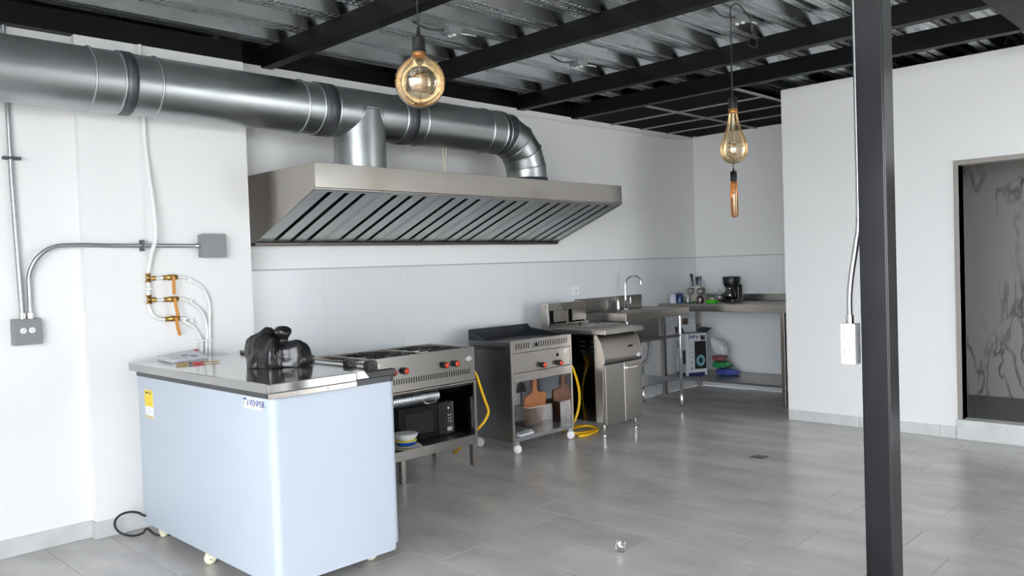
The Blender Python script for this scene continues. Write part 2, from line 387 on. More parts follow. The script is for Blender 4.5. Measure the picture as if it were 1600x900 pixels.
# ------------------------------------------------------------------ roof deck: folded sheets, each panel two ribs wide
ce = tag(thing('ceiling', (0, 0, DZ), None, None), kind='structure')
P_ = 0.352; yb = 0.22; ph = 0.062
k = 0
def panel(y, xa, xb):
    # lower flange (dimpled), web, upper flange with a stiffener, web; thickness 4 mm
    prof = [(0, 0), (0.055, 0), (0.060, 0.006), (0.070, 0.006), (0.075, 0), (0.125, 0), (0.165, ph), (0.225, ph), (0.232, ph-0.008), (0.245, ph-0.008), (0.252, ph), (0.312, ph), (P_, 0)]
    pts = [(y - u, DZ + h) for u, h in prof] + [(y - P_ - u, DZ + h) for u, h in prof[1:]]
    m_ = mb(); vs = []
    for (yy, zz) in pts: vs += [(xa, yy, zz), (xb, yy, zz)]
    fs = [(2*i, 2*i+1, 2*i+3, 2*i+2) for i in range(len(pts)-1)]
    m_.add(vs, fs); o = m_.build('deck_panel', DECK, ce, solid=0.003)
    o.data.materials.append(DECKD)
    L = len(prof) - 1
    for i, p in enumerate(o.data.polygons):
        if (i % L) in (0, 4, 6, 10): p.material_index = 1
    return o
y = yb
while y > Y0 - 0.2:
    panel(y, X0, XF + 0.15); y -= 2 * P_
tag(box(X0-0.2, XF+0.3, Y0-0.3, 0.5, DZ+ph+0.01, DZ+ph+0.12).build('roof', STREET), kind='structure')
# alcove ceiling: grey bar grid, black boards standing in for the unlit void
dc = tag(thing('ceiling_alcove', (7.2, -0.85, 2.88), None, None), kind='structure')
gx = [6.16, 6.70, 7.22, 7.71, XF-0.002]; gy = [-1.69, -0.80, -0.001]
for i in range(4):
    for j in range(2): box(gx[i]+0.002, gx[i+1]-0.002, gy[j]+0.002, gy[j+1]-0.002, 2.884, 2.894).build('void_board', VOID, dc)
for x in gx[1:4]: box(x-0.012, x+0.012, -1.69, -0.002, 2.872, 2.8835).build('grid_bar', TBAR, dc)
for y in gy[:2]: box(6.165, XF-0.003, y-0.014, y+0.014, 2.870, 2.8835).build('grid_bar', TBAR, dc)

# ------------------------------------------------------------------ steel frame
def beam(name, lab, *b):
    return tag(box(*b).build(name, BLACK, bevel=0.004), lab, 'beam', 'black steel roof beams')
names = ['first black crossbeam from the left, meeting the wall above the long duct', 'second black crossbeam from the left, ending above the hanging globe bulb',
         'third black crossbeam from the left, just behind the cord loop of the pear bulb', 'fourth black crossbeam, bordering the dark gridded alcove ceiling']
for x, l in zip((2.80, 3.98, 5.31, 6.07), names): beam('roof_beam', l, x, x+0.085, -3.795, 0.001, 2.87, 2.9985)
beam('roof_beam', 'black edge beam over the white pilaster at the top left', X0, 2.565, -0.2, -0.0005, 2.836, 2.955)
beam('roof_beam', 'black edge beam on top of the wall above the range hood', 2.57, 6.16, 0.002, 0.12, 2.887, 2.9985)
tag(box(X0, XF, 0.121, 0.15, WT, 3.07).build('leak_fill', VOID), kind='structure')  # black fills added in the gaps under the deck to stop light leaks
tag(box(XF, XF+0.15, YE-0.1, 0.15, 2.93, 3.07).build('leak_fill', VOID), kind='structure')
tag(box(8.15, 8.2, -6.2, YE-0.1, 2.945, 3.07).build('leak_fill', VOID), kind='structure')
beam('roof_beam', 'wide black main beam above the column, crossing the top right corner', X0, XP-0.002, -4.01, -3.80, 2.85, 2.9985)
cl = thing('steel_column', (3.10, -3.95, 0), 'square black steel column standing in the right foreground', 'column')
box(3.05, 3.15, -3.999, -3.899, 0.012, 2.849).build('shaft', COLUMN, cl, bevel=0.006, seg=3)
box(3.0, 3.2, -4.05, -3.85, 0.0005, 0.012).build('base_plate', COLUMN, cl)
# conduit and outlet box on the column
cb = thing('column_outlet', (3.09, -3.86, 1.04), 'white outlet box with metal conduit on the left side of the black column', 'outlet')
box(3.065, 3.12, -3.872, -3.815, 1.045, 1.20).build('outlet_box', mat('outlet_white', (0.62, 0.62, 0.63), 0.45), cb, bevel=0.004)
box(3.061, 3.065, -3.868, -3.819, 1.05, 1.195).build('cover_plate', bpy.data.materials['outlet_white'], cb, bevel=0.0015)
for z in (1.155, 1.09): MB().lathe([(0.0155, 0), (0.0155, 0.002), (0.012, 0.003)], (3.061, -3.8435, z), 18, (-1, 0, 0)).build('receptacle', mat('grey_white_face', (0.55, 0.55, 0.55), 0.4), cb)
MB().tube(smooth_path([(3.09, -3.845, 1.2), (3.09, -3.845, 1.30), (3.09, -3.855, 1.39), (3.09, -3.874, 1.50), (3.09, -3.8865, 1.62), (3.09, -3.8875, 2.1), (3.09, -3.8875, 2.84)], 6), 0.0105, 12).build('conduit', CONDUIT, cb)
MB().cyl((3.09, -3.845, 1.2), (3.09, -3.845, 1.232), 0.015, n=14).build('connector', CHROME, cb)

# ------------------------------------------------------------------ range hood
HX0, HX1, HY = 2.667, 5.74, -0.825
hd = thing('range_hood', (4.2, -0.4, 1.66), 'long stainless steel range hood with slanted baffle filters on the wall', 'range hood')
prof = [(-0.002, 1.668), (-0.002, 2.129), (HY, 2.129), (HY, 1.970), (-0.05, 1.668)]
for xa, xb in ((HX0, HX0+0.006), (HX1-0.006, HX1)): MB().prism(prof, 'x', xa, xb).build('side_panel', STEEL, hd, bevel=0.002)
box(HX0+0.006, HX1-0.006, HY, HY+0.006, 1.978, 2.129).build('front_panel', mat('glossy_hood_steel', (0.44, 0.41, 0.38), 0.17, 1, var=0.05, scale=1.5, rvar=0.03), hd, bevel=0.0015)
box(HX0+0.006, HX1-0.006, HY+0.006, -0.002, 2.123, 2.129).build('top_panel', STEELD, hd)
box(HX0+0.006, HX1-0.006, HY, HY+0.035, 1.965, 1.977).build('front_lip', STEELD, hd, bevel=0.002)
box(HX0, HX1, -0.07, -0.002, 1.655, 1.678).build('grease_gutter', mat('gutter_steel', (0.12, 0.105, 0.095), 0.4, 1), hd, bevel=0.003)
box(HX0+0.006, HX1-0.006, -0.012, -0.002, 1.68, 2.12).build('back_panel', mat('shaded_back', (0.02, 0.02, 0.02), 0.6), hd)  # near-black colour carries the darkness of the hood cavity
A, B = Vector((0, HY+0.03, 1.968)), Vector((0, -0.06, 1.684))          # slope line, front-top to back-bottom
sl = (B - A).normalized(); nn = Vector((0, sl.z, -sl.y)); nn = nn if nn.z < 0 else -nn
Ls = (B - A).length
FW_ = (HX1 - HX0 - 0.02) / 6
def slopebox(m_, xa, xb, s0, s1, d0, d1):
    vs = []
    for d in (d0, d1):
        for x, s_ in ((xa, s0), (xb, s0), (xb, s1), (xa, s1)): p = A + sl*s_ + nn*d; vs.append((x, p.y, p.z))
    m_.add(vs, [(0,1,2,3),(7,6,5,4),(0,4,5,1),(1,5,6,2),(2,6,7,3),(3,7,4,0)]); return m_
FILT = mat('filter_steel', (0.50, 0.52, 0.51), 0.33, 1, var=0.05)
for f in range(6):
    fx = HX0 + 0.01 + FW_*f
    fr = mb()
    slopebox(fr, fx+0.002, fx+0.022, 0, Ls, -0.02, 0.006); slopebox(fr, fx+FW_-0.022, fx+FW_-0.002, 0, Ls, -0.02, 0.006)
    slopebox(fr, fx+0.022, fx+FW_-0.022, 0, 0.02, -0.02, 0.004); slopebox(fr, fx+0.022, fx+FW_-0.022, Ls-0.02, Ls, -0.02, 0.004)
    fo = fr.build('baffle_filter', FILT, hd)
    gap = 0.036; n_s = 4; ws = (FW_ - 0.044 - gap*3) / n_s
    for q in range(n_s):
        xa = fx + 0.022 + q*(ws+gap)
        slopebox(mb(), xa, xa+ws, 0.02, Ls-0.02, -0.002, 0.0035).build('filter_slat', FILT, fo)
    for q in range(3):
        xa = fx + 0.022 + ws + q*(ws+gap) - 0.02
        slopebox(mb(), xa+0.004, xa+gap+0.036, 0.02, Ls-0.02, -0.040, -0.036).build('inner_baffle', mat('shaded_baffle', (0.008, 0.008, 0.008), 0.6, 0.0) if f == 0 and q == 0 else bpy.data.materials['shaded_baffle'], fo)  # baffle coloured near-black for the shade seen through the filter gaps

# ------------------------------------------------------------------ ductwork
DY, DZc, DR = -0.425, 2.542, 0.168
du = thing('exhaust_duct', (2.2, DY, 2.129), 'big round galvanised exhaust duct running along the wall top into the hood', 'duct')
secs = [(X0+0.05, 1.70), (1.757, 2.935), (3.035, 3.61), (3.70, 4.60)]
for a, b_ in secs: MB().cyl((a, DY, DZc), (b_, DY, DZc), DR, n=48, cap=False).build('duct_section', GALV, du)
for a, b_ in ((1.70, 1.757), (2.935, 3.035), (3.61, 3.70)):
    MB().lathe([(DR-0.002, 0), (DR+0.007, 0.004), (DR+0.007, b_-a-0.004), (DR-0.002, b_-a)], (a, DY, DZc), 48, (1, 0, 0)).build('joint_band', GALVD, du)
def bead(x, parent=du):
    MB().lathe([(DR-0.002, -0.008), (DR+0.006, -0.004), (DR+0.008, 0), (DR+0.006, 0.004), (DR-0.002, 0.008)], (x, DY, DZc), 48, (1, 0, 0)).build('bead_ring', CHROME if False else GALV, parent)
for x in (1.54, 1.690, 1.888, 2.808, 2.925, 3.045, 3.60, 3.788, 4.448, 4.595): bead(x)
# elbow of gores
EX, EZ = 4.64, 2.222; ER = DZc - EZ
angs = [0, 14, 36, 58, 80, 90]
def ering(a, R=DR, n=48):
    a = math.radians(a); c = Vector((EX + ER*math.sin(a), DY, EZ + ER*math.cos(a))); u = Vector((math.sin(a), 0, math.cos(a)))
    return [c + u*R*math.cos(2*PI*j/n) + Vector((0, 1, 0))*R*math.sin(2*PI*j/n) for j in range(n)]
for i in range(len(angs)-1):
    r0, r1 = ering(angs[i]), ering(angs[i+1]); n_ = 48
    MB().add(r0 + r1, [(j, (j+1) % n_, n_+(j+1) % n_, n_+j) for j in range(n_)], True).build('elbow_gore', GALVD if i == 0 else GALV, du)
for a in angs[:-1]:
    MB().tube(ering(a, DR+0.002, 48), 0.0055, 6, closed=True).build('gore_seam', GALV, du)
OX = EX + ER
MB().cyl((4.60, DY, DZc), (4.64, DY, DZc), DR+0.003, n=48, cap=False).build('joint_band', GALVD, du)
MB().cyl((OX, DY, 2.13), (OX, DY, EZ), DR, n=48, cap=False).build('outlet_collar', GALV, du)
MB().lathe([(DR+0.001, 0), (DR+0.012, 0.004), (DR+0.010, 0.055), (DR+0.001, 0.06)], (OX, DY, 2.1295), 48).build('outlet_band', GALVD, du)
# saddle branch
BX, BR = 3.29, 0.178; n_ = 64; lo = []; hi = []; hi2 = []
for j in range(n_):
    a = 2*PI*j/n_; px, py = BR*math.cos(a), BR*math.sin(a)
    d = DR*DR - py*py
    zt = DZc - (math.sqrt(d) if d > 0 else 0) + 0.01
    lo.append((BX+px, DY+py, 2.15)); hi.append((BX+px, DY+py, zt)); 
    k_ = 1.05; hi2.append((BX+px*1.13, DY+py*1.02 + (-0.004 if py < 0 else 0.004), zt + 0.014 + 0.004*math.sin(9*a)))
MB().add(lo + hi, [(j, (j+1) % n_, n_+(j+1) % n_, n_+j) for j in range(n_)], True).build('branch_collar', GALV, du)
MB().add(hi + hi2, [(j, (j+1) % n_, n_+(j+1) % n_, n_+j) for j in range(n_)], True).build('saddle_flange', GALV, du, solid=0.002)
MB().lathe([(BR, 0), (BR+0.010, 0.003), (BR+0.010, 0.02), (BR+0.002, 0.026)], (BX, DY, 2.1295), 48).build('branch_band', GALVD, du)
# hanger chain between the duct and the hood
hg = thing('hood_hanger', (4.06, DY, 2.13), 'thin chain hanger between the duct and the hood top', 'hanger')
for dx in (-0.018, 0.018): MB().tube([(4.06+dx, DY, 2.372), (4.06+dx*0.4, DY, 2.23)], 0.004, 6).build('chain', CREAM, hg)
MB().tube([(4.06, DY, 2.23), (4.06, DY, 2.142)], 0.006, 6).build('hook', CREAM, hg)
box(4.015, 4.105, DY-0.03, DY+0.03, 2.1295, 2.142).build('anchor_plate', GALVD, hg)

# ------------------------------------------------------------------ pendant bulbs
def cordpath(a, b, sag=0): return [a, b]
# globe
gp = Vector((2.02, -2.638, 0))
D0 = thing('globe_pendant', (gp.x, gp.y, 2.066), 'large round amber globe bulb hanging on a black cord', 'pendant lamp')
GZ, GR = 2.185, 0.098
pr = [(0.0001, -GR)] + [(GR*math.sin(t), -GR*math.cos(t)) for t in [PI*i/20 for i in range(1, 18)]] + [(0.034, 0.096), (0.026, 0.104), (0.0235, 0.113)]
MB().lathe(pr, (gp.x, gp.y, GZ), 40).build('glass_globe', AMBER, D0)
pr2 = [(0.0001, -0.036)] + [(0.06*math.sin(t), -0.036*math.cos(t)) for t in [PI*i/12 for i in range(1, 12)]] + [(0.0001, 0.036)]
MB().cyl((gp.x, gp.y, GZ-0.075), (gp.x, gp.y, GZ+0.1), 0.005, n=10).build('filament_stem', CLEAR, D0)
hel = []
for i in range(120):
    a = i*2*PI/14; hel.append((gp.x + 0.030*math.cos(a), gp.y + 0.030*math.sin(a), GZ - 0.03 + 0.06*i/120))
MB().tube(hel, 0.0018, 6).build('filament', FILA, D0)
MB().lathe([(0.0262, 0.098), (0.0285, 0.113), (0.025, 0.116)], (gp.x, gp.y, GZ), 24).build('copper_neck', mat('copper_neck', (0.62, 0.28, 0.08), 0.35, 0.7), D0)
MB().lathe([(0.028, 0), (0.0285, 0.012), (0.026, 0.015), (0.025, 0.055), (0.024, 0.066), (0.009, 0.07), (0.007, 0.10), (0.003, 0.108)], (gp.x, gp.y, GZ+0.108), 24).build('socket', RUBBER, D0)
MB().tube([(gp.x, gp.y, GZ+0.2), (gp.x-0.002, gp.y, 2.99)], 0.003, 8).build('cord', RUBBER, D0)
MB().lathe([(0.04, -0.02), (0.04, 0.0)], (gp.x, gp.y, 2.999), 20).build('ceiling_rose', RUBBER, D0)
# pear
pp = Vector((4.46, -2.62, 0)); PZ = 2.118
D1 = thing('pear_pendant', (pp.x, pp.y, PZ-0.085), 'pear shaped amber glass bulb hanging on a long black cord', 'pendant lamp')
pr = [(0.0001, -0.085), (0.03, -0.081), (0.058, -0.066), (0.078, -0.04), (0.086, -0.005), (0.083, 0.03), (0.071, 0.065), (0.055, 0.10), (0.041, 0.135), (0.033, 0.17), (0.028, 0.205), (0.026, 0.225)]
MB().lathe(pr, (pp.x, pp.y, PZ), 36).build('glass_bulb', AMBER, D1, sub=1)
MB().cyl((pp.x, pp.y, PZ-0.03), (pp.x, pp.y, PZ+0.2), 0.006, n=10).build('filament_stem', CLEAR, D1)
MB().tube([(pp.x-0.02+0.02*math.cos(i*0.9), pp.y+0.02*math.sin(i*0.9), PZ-0.05+0.004*i) for i in range(28)], 0.004, 6).build('filament', FILA, D1)
MB().lathe([(0.0265, 0.222), (0.0275, 0.245), (0.02, 0.25)], (pp.x, pp.y, PZ), 24).build('copper_neck', bpy.data.materials['copper_neck'], D1)
MB().lathe([(0.027, 0), (0.027, 0.06), (0.022, 0.068), (0.008, 0.072), (0.005, 0.09)], (pp.x, pp.y, PZ+0.245), 24).build('socket', RUBBER, D1)
MB().tube([(pp.x, pp.y, PZ+0.33), (pp.x, pp.y, 2.975)], 0.0035, 8).build('cord', RUBBER, D1)
MB().tube(smooth_path([(pp.x, pp.y, 2.975), (pp.x+0.03, pp.y-0.03, 2.99), (pp.x+0.10, pp.y-0.06, 2.93), (pp.x+0.12, pp.y-0.075, 2.87)], 6), 0.004, 8).build('cord_tail', RUBBER, D1)
MB().tube([(pp.x+0.12, pp.y-0.075, 2.875), (pp.x+0.12, pp.y-0.075, 2.83)], [0.018, 0.012], 12).build('plug', RUBBER, D1)
MB().tube(smooth_path([(pp.x+0.12, pp.y-0.075, 2.83), (pp.x+0.10, pp.y-0.06, 2.76), (pp.x+0.135, pp.y-0.085, 2.735), (pp.x+0.15, pp.y-0.09, 2.77), (pp.x+0.13, pp.y-0.08, 2.83)], 6), 0.004, 8).build('cord_loop', RUBBER, D1)
# tube bulb
tp = Vector((5.78, -1.88, 0)); TZ = 1.785
D2 = thing('tube_pendant', (tp.x, tp.y, TZ), 'small tubular amber bulb hanging lower behind the pear bulb', 'pendant lamp')
MB().lathe([(0.0001, 0), (0.022, 0.004), (0.0285, 0.016), (0.0285, 0.26), (0.022, 0.285), (0.019, 0.29)], (tp.x, tp.y, TZ), 24).build('glass_tube', film('amber_tube_glass', (0.85, 0.52, 0.25), (1, 0.8, 0.55), 0.18, 0.05), D2)
MB().tube([(tp.x+0.006*math.cos(i), tp.y+0.006*math.sin(i), TZ+0.04+0.008*i) for i in range(26)], 0.003, 6).build('filament', FILA, D2)
MB().lathe([(0.026, 0), (0.026, 0.07), (0.008, 0.078), (0.004, 0.1)], (tp.x, tp.y, TZ+0.288), 20).build('socket', RUBBER, D2)
MB().tube([(tp.x, tp.y, TZ+0.38), (tp.x, tp.y, 2.995)], 0.003, 8).build('cord', RUBBER, D2)
# junction boxes under the deck
def jbox(x, y, lab, white=True):
    t = thing('junction_box', (x, y, 2.955), lab, 'junction box', 'junction boxes under the deck')
    box(x-0.055, x+0.055, y-0.045, y+0.045, 2.962, 2.9985).build('metal_box', GREYBOX, t, bevel=0.003)
    for dy in (-0.02, 0.02): MB().ball((x+0.01, y+dy, 2.958), 0.018, 0.014, 0.010, 10, 6).build('wire_cap', WPLAST, t)
    MB().tube(smooth_path([(x-0.05, y, 2.98), (x-0.16, y+0.03, 2.975), (x-0.3, y+0.01, 2.99)], 6), 0.007, 8).build('flex_conduit', GALVD, t)
    MB().tube(smooth_path([(x+0.05, y, 2.98), (x+0.14, y-0.03, 2.978), (x+0.22, y, 2.99)], 6), 0.005, 8).build('wire', WPLAST, t)
jbox(3.50, -1.17, 'open grey junction box on the deck right of the globe bulb')
jbox(4.80, -1.15, 'open grey junction box on the deck right of the second crossbeam')
jbox(4.75, -2.52, 'grey junction box at the top of the pear bulb cord')

# ------------------------------------------------------------------ conduits on the left wall
SY = -0.139
co = thing('wall_outlet_box', (1.26, SY, 1.125), 'grey metal double outlet box with conduits on the left wall', 'outlet')
box(1.195, 1.332, SY-0.055, SY, 1.128, 1.268).build('metal_box', GREYBOX, co, bevel=0.004)
for x in (1.243, 1.285):
    pl = MB().lathe([(0.0165, 0), (0.0165, 0.003), (0.013, 0.004)], (x, SY-0.055, 1.205), 20, (0, -1, 0)).build('receptacle', WPLAST, co)
    for dx, dz in ((-0.005, 0.004), (0.005, 0.004), (0.0, -0.006)): box(x+dx-0.0012, x+dx+0.0012, SY-0.0602, SY-0.0590, 1.205+dz-0.003, 1.205+dz+0.003).build('slot', RUBBER, pl)
CR = 0.0125
MB().tube([(1.246, SY-0.028, 1.268), (1.246, SY-0.028, 1.33), (1.232, SY-0.022, 2.0), (1.228, SY-0.018, 2.832)], CR, 14).build('riser_conduit', CONDUIT, co)
for x in (1.246, 1.287): MB().cyl((x, SY-0.028, 1.268), (x, SY-0.028, 1.298), 0.017, n=14).build('connector', CHROME, co)
bend = [(1.287, SY-0.028, 1.268), (1.287, SY-0.028, 1.44)] + [(1.287+0.17*(1-math.cos(t)), SY-0.028-0.03*math.sin(t), 1.47+0.19*math.sin(t)) for t in [PI/2*i/10 for i in range(11)]] + [(1.56, SY-0.085, 1.66), (1.70, -0.228, 1.656), (2.20, -0.228, 1.652)]
MB().tube(bend, CR, 14).build('branch_conduit', CONDUIT, co)
st_ = box(1.195, 1.28, SY-0.034, SY-0.0005, 2.12, 2.136).build('strap', GALVD, co)
box(1.862, 1.876, -0.243, -0.2005, 1.622, 1.688).build('strap', GALVD, co)
jb = thing('grey_junction_box', (2.29, -0.2, 1.58), 'square grey junction box at the end of the horizontal conduit', 'junction box')
box(2.213, 2.362, -0.262, -0.2005, 1.582, 1.72).build('metal_box', GREYBOX, jb, bevel=0.004)
box(2.209, 2.366, -0.267, -0.2625, 1.578, 1.724).build('cover', GREYBOX, jb, bevel=0.002)
MB().cyl((2.185, -0.228, 1.652), (2.213, -0.228, 1.652), 0.017, n=14).build('connector', CHROME, jb)

# ------------------------------------------------------------------ gas manifold
PYp = -0.222
gm = thing('gas_manifold', (1.95, -0.2, 1.0), 'white gas tubes with brass tees and orange valves on the pilaster', 'gas manifold')
MB().tube(smooth_path([(1.908, PYp, 2.83), (1.912, PYp, 2.42), (1.918, PYp, 2.2), (1.936, -0.255, 1.85), (1.934, -0.262, 1.70), (1.915, -0.235, 1.6), (1.900, PYp, 1.50)], 8), 0.0125, 12).build('supply_tube', WPLAST, gm)
MB().tube([(1.898, PYp, 1.45), (1.894, PYp, 1.36)], 0.011, 12).build('link_tube', WPLAST, gm)
MB().tube(smooth_path([(1.892, PYp, 1.315), (1.905, PYp, 1.26), (1.94, PYp, 1.225), (1.985, PYp, 1.214)], 8), 0.010, 12).build('link_tube', WPLAST, gm)
for z in (1.465, 1.338):
    t = MB().tube([(1.896, PYp, z-0.027), (1.896, PYp, z-0.017), (1.896, PYp, z-0.0165), (1.896, PYp, z+0.0165), (1.896, PYp, z+0.017), (1.896, PYp, z+0.027)], [0.017, 0.017, 0.012, 0.012, 0.017, 0.017], 8).build('brass_tee', BRASS, gm)
    MB().tube([(1.90, PYp, z-0.003), (1.924, PYp, z-0.003), (1.925, PYp, z-0.003), (1.936, PYp, z-0.003)], [0.011, 0.011, 0.015, 0.015], 8).build('brass_nut', BRASS, t)
ends = [(2.262, 2.250, 1.464), (2.240, 2.228, 1.333), (2.205, 2.200, 1.216)]
vx = [2.03, 2.032, 2.036]
for i, (xe, xb_, z) in enumerate(ends):
    if i < 2: MB().tube([(1.934, PYp, z-0.003), (1.985, PYp, z)], 0.010, 12).build('short_tube', WPLAST, gm)
    v = MB().tube([(1.982, PYp, z), (2.012, PYp, z), (2.014, PYp, z), (2.055, PYp, z), (2.057, PYp, z), (2.068, PYp, z)], [0.0145, 0.0145, 0.0175, 0.0175, 0.0145, 0.0145], 8).build('brass_valve', BRASS, gm)
    MB().cyl((vx[i], PYp-0.01, z), (vx[i], PYp-0.034, z), 0.009, n=10).build('valve_stem', BRASS, v)
    lean = 0.0 if i == 0 else 0.016
    MB().prism([(vx[i]-0.009, z+0.006), (vx[i]+0.009, z+0.006), (vx[i]+0.010+lean*0.4, z-0.05), (vx[i]+0.010+lean, z-0.098), (vx[i]+lean, z-0.106), (vx[i]-0.010+lean, z-0.098), (vx[i]-0.010+lean*0.4, z-0.05)], 'y', PYp-0.040, PYp-0.034).build('valve_handle', ORANGE, v, bevel=0.0015)
    pts = [(2.066, PYp, z), (2.11, PYp, z-0.004), (xe-0.105, PYp, z-0.02), (xe-0.045, PYp, z-0.065), (xe-0.012, PYp, z-0.13), (xe, PYp, z-0.22 if i < 2 else z-0.16), (xb_, PYp-0.002, 0.99), (xb_, PYp, 0.55)]
    MB().tube(smooth_path(pts, 8), 0.0095, 12).build('outlet_tube', WPLAST, gm)
    box(2.135, 2.150, PYp-0.014, -0.2005, z-0.034, z-0.006).build('clip', WPLAST, gm, bevel=0.003)
for x, z in ((1.906, 1.565), (1.896, 1.402)): box(x-0.02, x+0.016, PYp-0.016, -0.2005, z-0.007, z+0.007).build('clip', WPLAST, gm, bevel=0.003)
for x in (2.197, 2.229, 2.252): box(x-0.018, x+0.014, PYp-0.014, -0.2005, 1.06, 1.074).build('clip', WPLAST, gm, bevel=0.003)

# cable along the wall top
cc = thing('ceiling_cable', (6.5, -0.02, 2.82), 'white cable clipped along the top of the wall beyond the duct', 'cable')
MB().tube(smooth_path([(4.9, -0.012, 2.82), (5.35, -0.012, 2.822), (5.95, -0.012, 2.824), (6.65, -0.012, 2.826), (7.2, -0.012, 2.822), (7.7, -0.012, 2.820), (8.0, -0.02, 2.832), (8.14, -0.05, 2.855), (8.19, -0.06, 2.882)], 6), 0.010, 10).build('cable', WPLAST, cc)
for x, z in ((5.95, 2.824), (7.2, 2.822)): box(x-0.012, x+0.012, -0.026, -0.0005, z-0.016, z+0.016).build('clip', WPLAST, cc, bevel=0.003)
# tiled wall outlet
wo_ = thing('tile_outlet', (6.03, -0.006, 1.16), 'white outlet plate on the tiles above the sink splashback', 'outlet')
box(5.965, 6.095, -0.014, -0.0065, 1.160, 1.245).build('plate', WPLAST, wo_, bevel=0.003)
box(6.000, 6.06, -0.017, -0.0145, 1.18, 1.225).build('receptacle', WPLAST, wo_, bevel=0.002)
box(6.035, 6.045, -0.0185, -0.0165, 1.192, 1.206).build('slot', RUBBER, wo_)
bo = thing('brown_outlet', (7.97, -0.006, 0.71), 'small brown outlet plate on the tiles under the work table', 'outlet')
box(7.91, 8.02, -0.014, -0.0065, 0.70, 0.80).build('plate', BROWN, bo, bevel=0.003)
box(7.945, 7.985, -0.017, -0.0145, 0.73, 0.77).build('receptacle', RUBBER, bo, bevel=0.002)

# ------------------------------------------------------------------ chest freezer
FX0, FX1, FY0, FY1, FZ0, FZ1 = 1.757, 2.435, -1.857, -0.335, 0.082, 0.915
fz = thing('chest_freezer', (2.09, -1.09, 0), 'white chest freezer with steel lid in the left foreground', 'freezer')
def roundrect(x0, x1, y0, y1, r, n=6):
    out = []
    for cx, cy, a0 in ((x1-r, y1-r, 0), (x0+r, y1-r, PI/2), (x0+r, y0+r, PI), (x1-r, y0+r, 1.5*PI)):
        for i in range(n+1): a = a0 + PI/2*i/n; out.append((cx+r*math.cos(a), cy+r*math.sin(a)))
    return out
def vprism(poly, z0, z1):
    m_ = MB().prism(poly, 'z', z0, z1, True); return m_
vprism(roundrect(FX0, FX1, FY0, FY1, 0.035), FZ0+0.03, FZ1).build('cabinet', WHITEM, fz)
vprism(roundrect(FX0+0.004, FX1-0.012, FY0+0.004, FY1-0.004, 0.033), FZ0-0.005, FZ0+0.0295).build('plinth', WHITEM, fz)
vprism(roundrect(FX0-0.004, FX1+0.004, FY0-0.004, FY1+0.004, 0.037), FZ1, FZ1+0.028).build('rim', DARKG, fz)
# steel lid (left two thirds lifts) + fixed rear strip
LT = 0.986
box(FX0-0.028, 2.19, FY0-0.028, FY1+0.022, FZ1+0.0285, LT).build('lid', LIDST, fz, bevel=0.004)
box(FX0-0.024, 2.19, FY0-0.0275, FY0-0.0245, FZ1+0.004, FZ1+0.028).build('lid_flange', STEEL, fz, bevel=0.001)
for x in (1.87, 2.03): MB().lathe([(0.006, 0), (0.005, 0.003), (0.0001, 0.004)], (x, FY0-0.0275, FZ1+0.017), 10, (0, -1, 0)).build('rivet', CHROME, fz)
MB().prism([(2.195, LT-0.035), (2.195, LT-0.004), (2.205, LT+0.002), (2.232, LT+0.002), (2.262, LT-0.035)], 'y', FY0-0.031, FY0+0.02).build('lid_stop', WPLAST, fz, bevel=0.003)
box(2.192, FX1+0.004, FY0-0.004, FY1+0.004, FZ1+0.0285, LT-0.011).build('rear_frame', RUBBER, fz, bevel=0.003)
box(2.193, FX1-0.012, FY0+0.008, FY1-0.02, LT-0.0105, LT-0.007).build('rear_top', LIDST, fz, bevel=0.002)
MB().tube([(2.375, FY0+0.05, LT+0.006), (2.375, FY1-0.05, LT+0.006)], 0.007, 8).build('hinge_rod', STEELD, fz)
for y in (-1.74, -1.56, -1.16):
    MB().prism([(2.345, LT-0.010), (2.345, LT+0.018), (2.355, LT+0.026), (2.392, LT+0.026), (2.402, LT+0.018), (2.402, LT-0.010)], 'y', y-0.022, y+0.022).build('hinge_knuckle', RUBBER, fz, bevel=0.003)
box(2.40, FX1+0.003, FY1-0.03, FY1+0.02, LT-0.0105, LT+0.006).build('hinge_cover', RUBBER, fz, bevel=0.002)
# casters
for x, y in ((1.80, -1.10), (1.82, -0.47), (2.36, -1.70), (2.36, -0.47), (1.82, -1.74)):
    c_ = MB().box(x-0.018, x+0.018, y-0.02, y+0.02, 0.05, FZ0-0.006).build('caster', CREAM, fz, bevel=0.003)
    MB().lathe([(0.012, -0.014), (0.028, -0.012), (0.031, -0.006), (0.027, -0.0005), (0.027, 0.0005), (0.031, 0.006), (0.028, 0.012), (0.012, 0.014)], (x, y, 0.0315), 22, (0.35, 0.94, 0) if y < -0.8 else (1, 0.2, 0)).build('wheel', CREAM, c_)
    MB().cyl((x-0.01, y-0.026, 0.0315), (x+0.01, y+0.026, 0.0315), 0.005, n=8).build('axle', CHROME, c_)
# stickers
s1 = box(FX0-0.0012, FX0-0.0002, -0.572, -0.458, 0.690, 0.846).build('energy_label', WPLAST, fz)
box(FX0-0.0018, FX0-0.0013, -0.571, -0.459, 0.755, 0.845).build('yellow_field', mat('label_yellow', (0.85, 0.62, 0.02), 0.45), s1)
box(FX0-0.0018, FX0-0.0013, -0.571, -0.459, 0.690, 0.703).build('gold_strip', mat('label_gold', (0.60, 0.50, 0.20), 0.45), s1)
for y0, y1, z0, z1 in ((-0.51, -0.475, 0.825, 0.834), (-0.545, -0.53, 0.823, 0.835)): box(FX0-0.0022, FX0-0.0019, y0, y1, z0, z1).build('print', RUBBER, s1)
LOGO = mat('logo_blue', (0.05, 0.06, 0.24), 0.4)
s2 = box(FX0-0.0012, FX0-0.0002, -1.782, -1.610, 0.858, 0.908).build('brand_label', mat('label_white', (0.78, 0.82, 0.92), 0.4), fz)
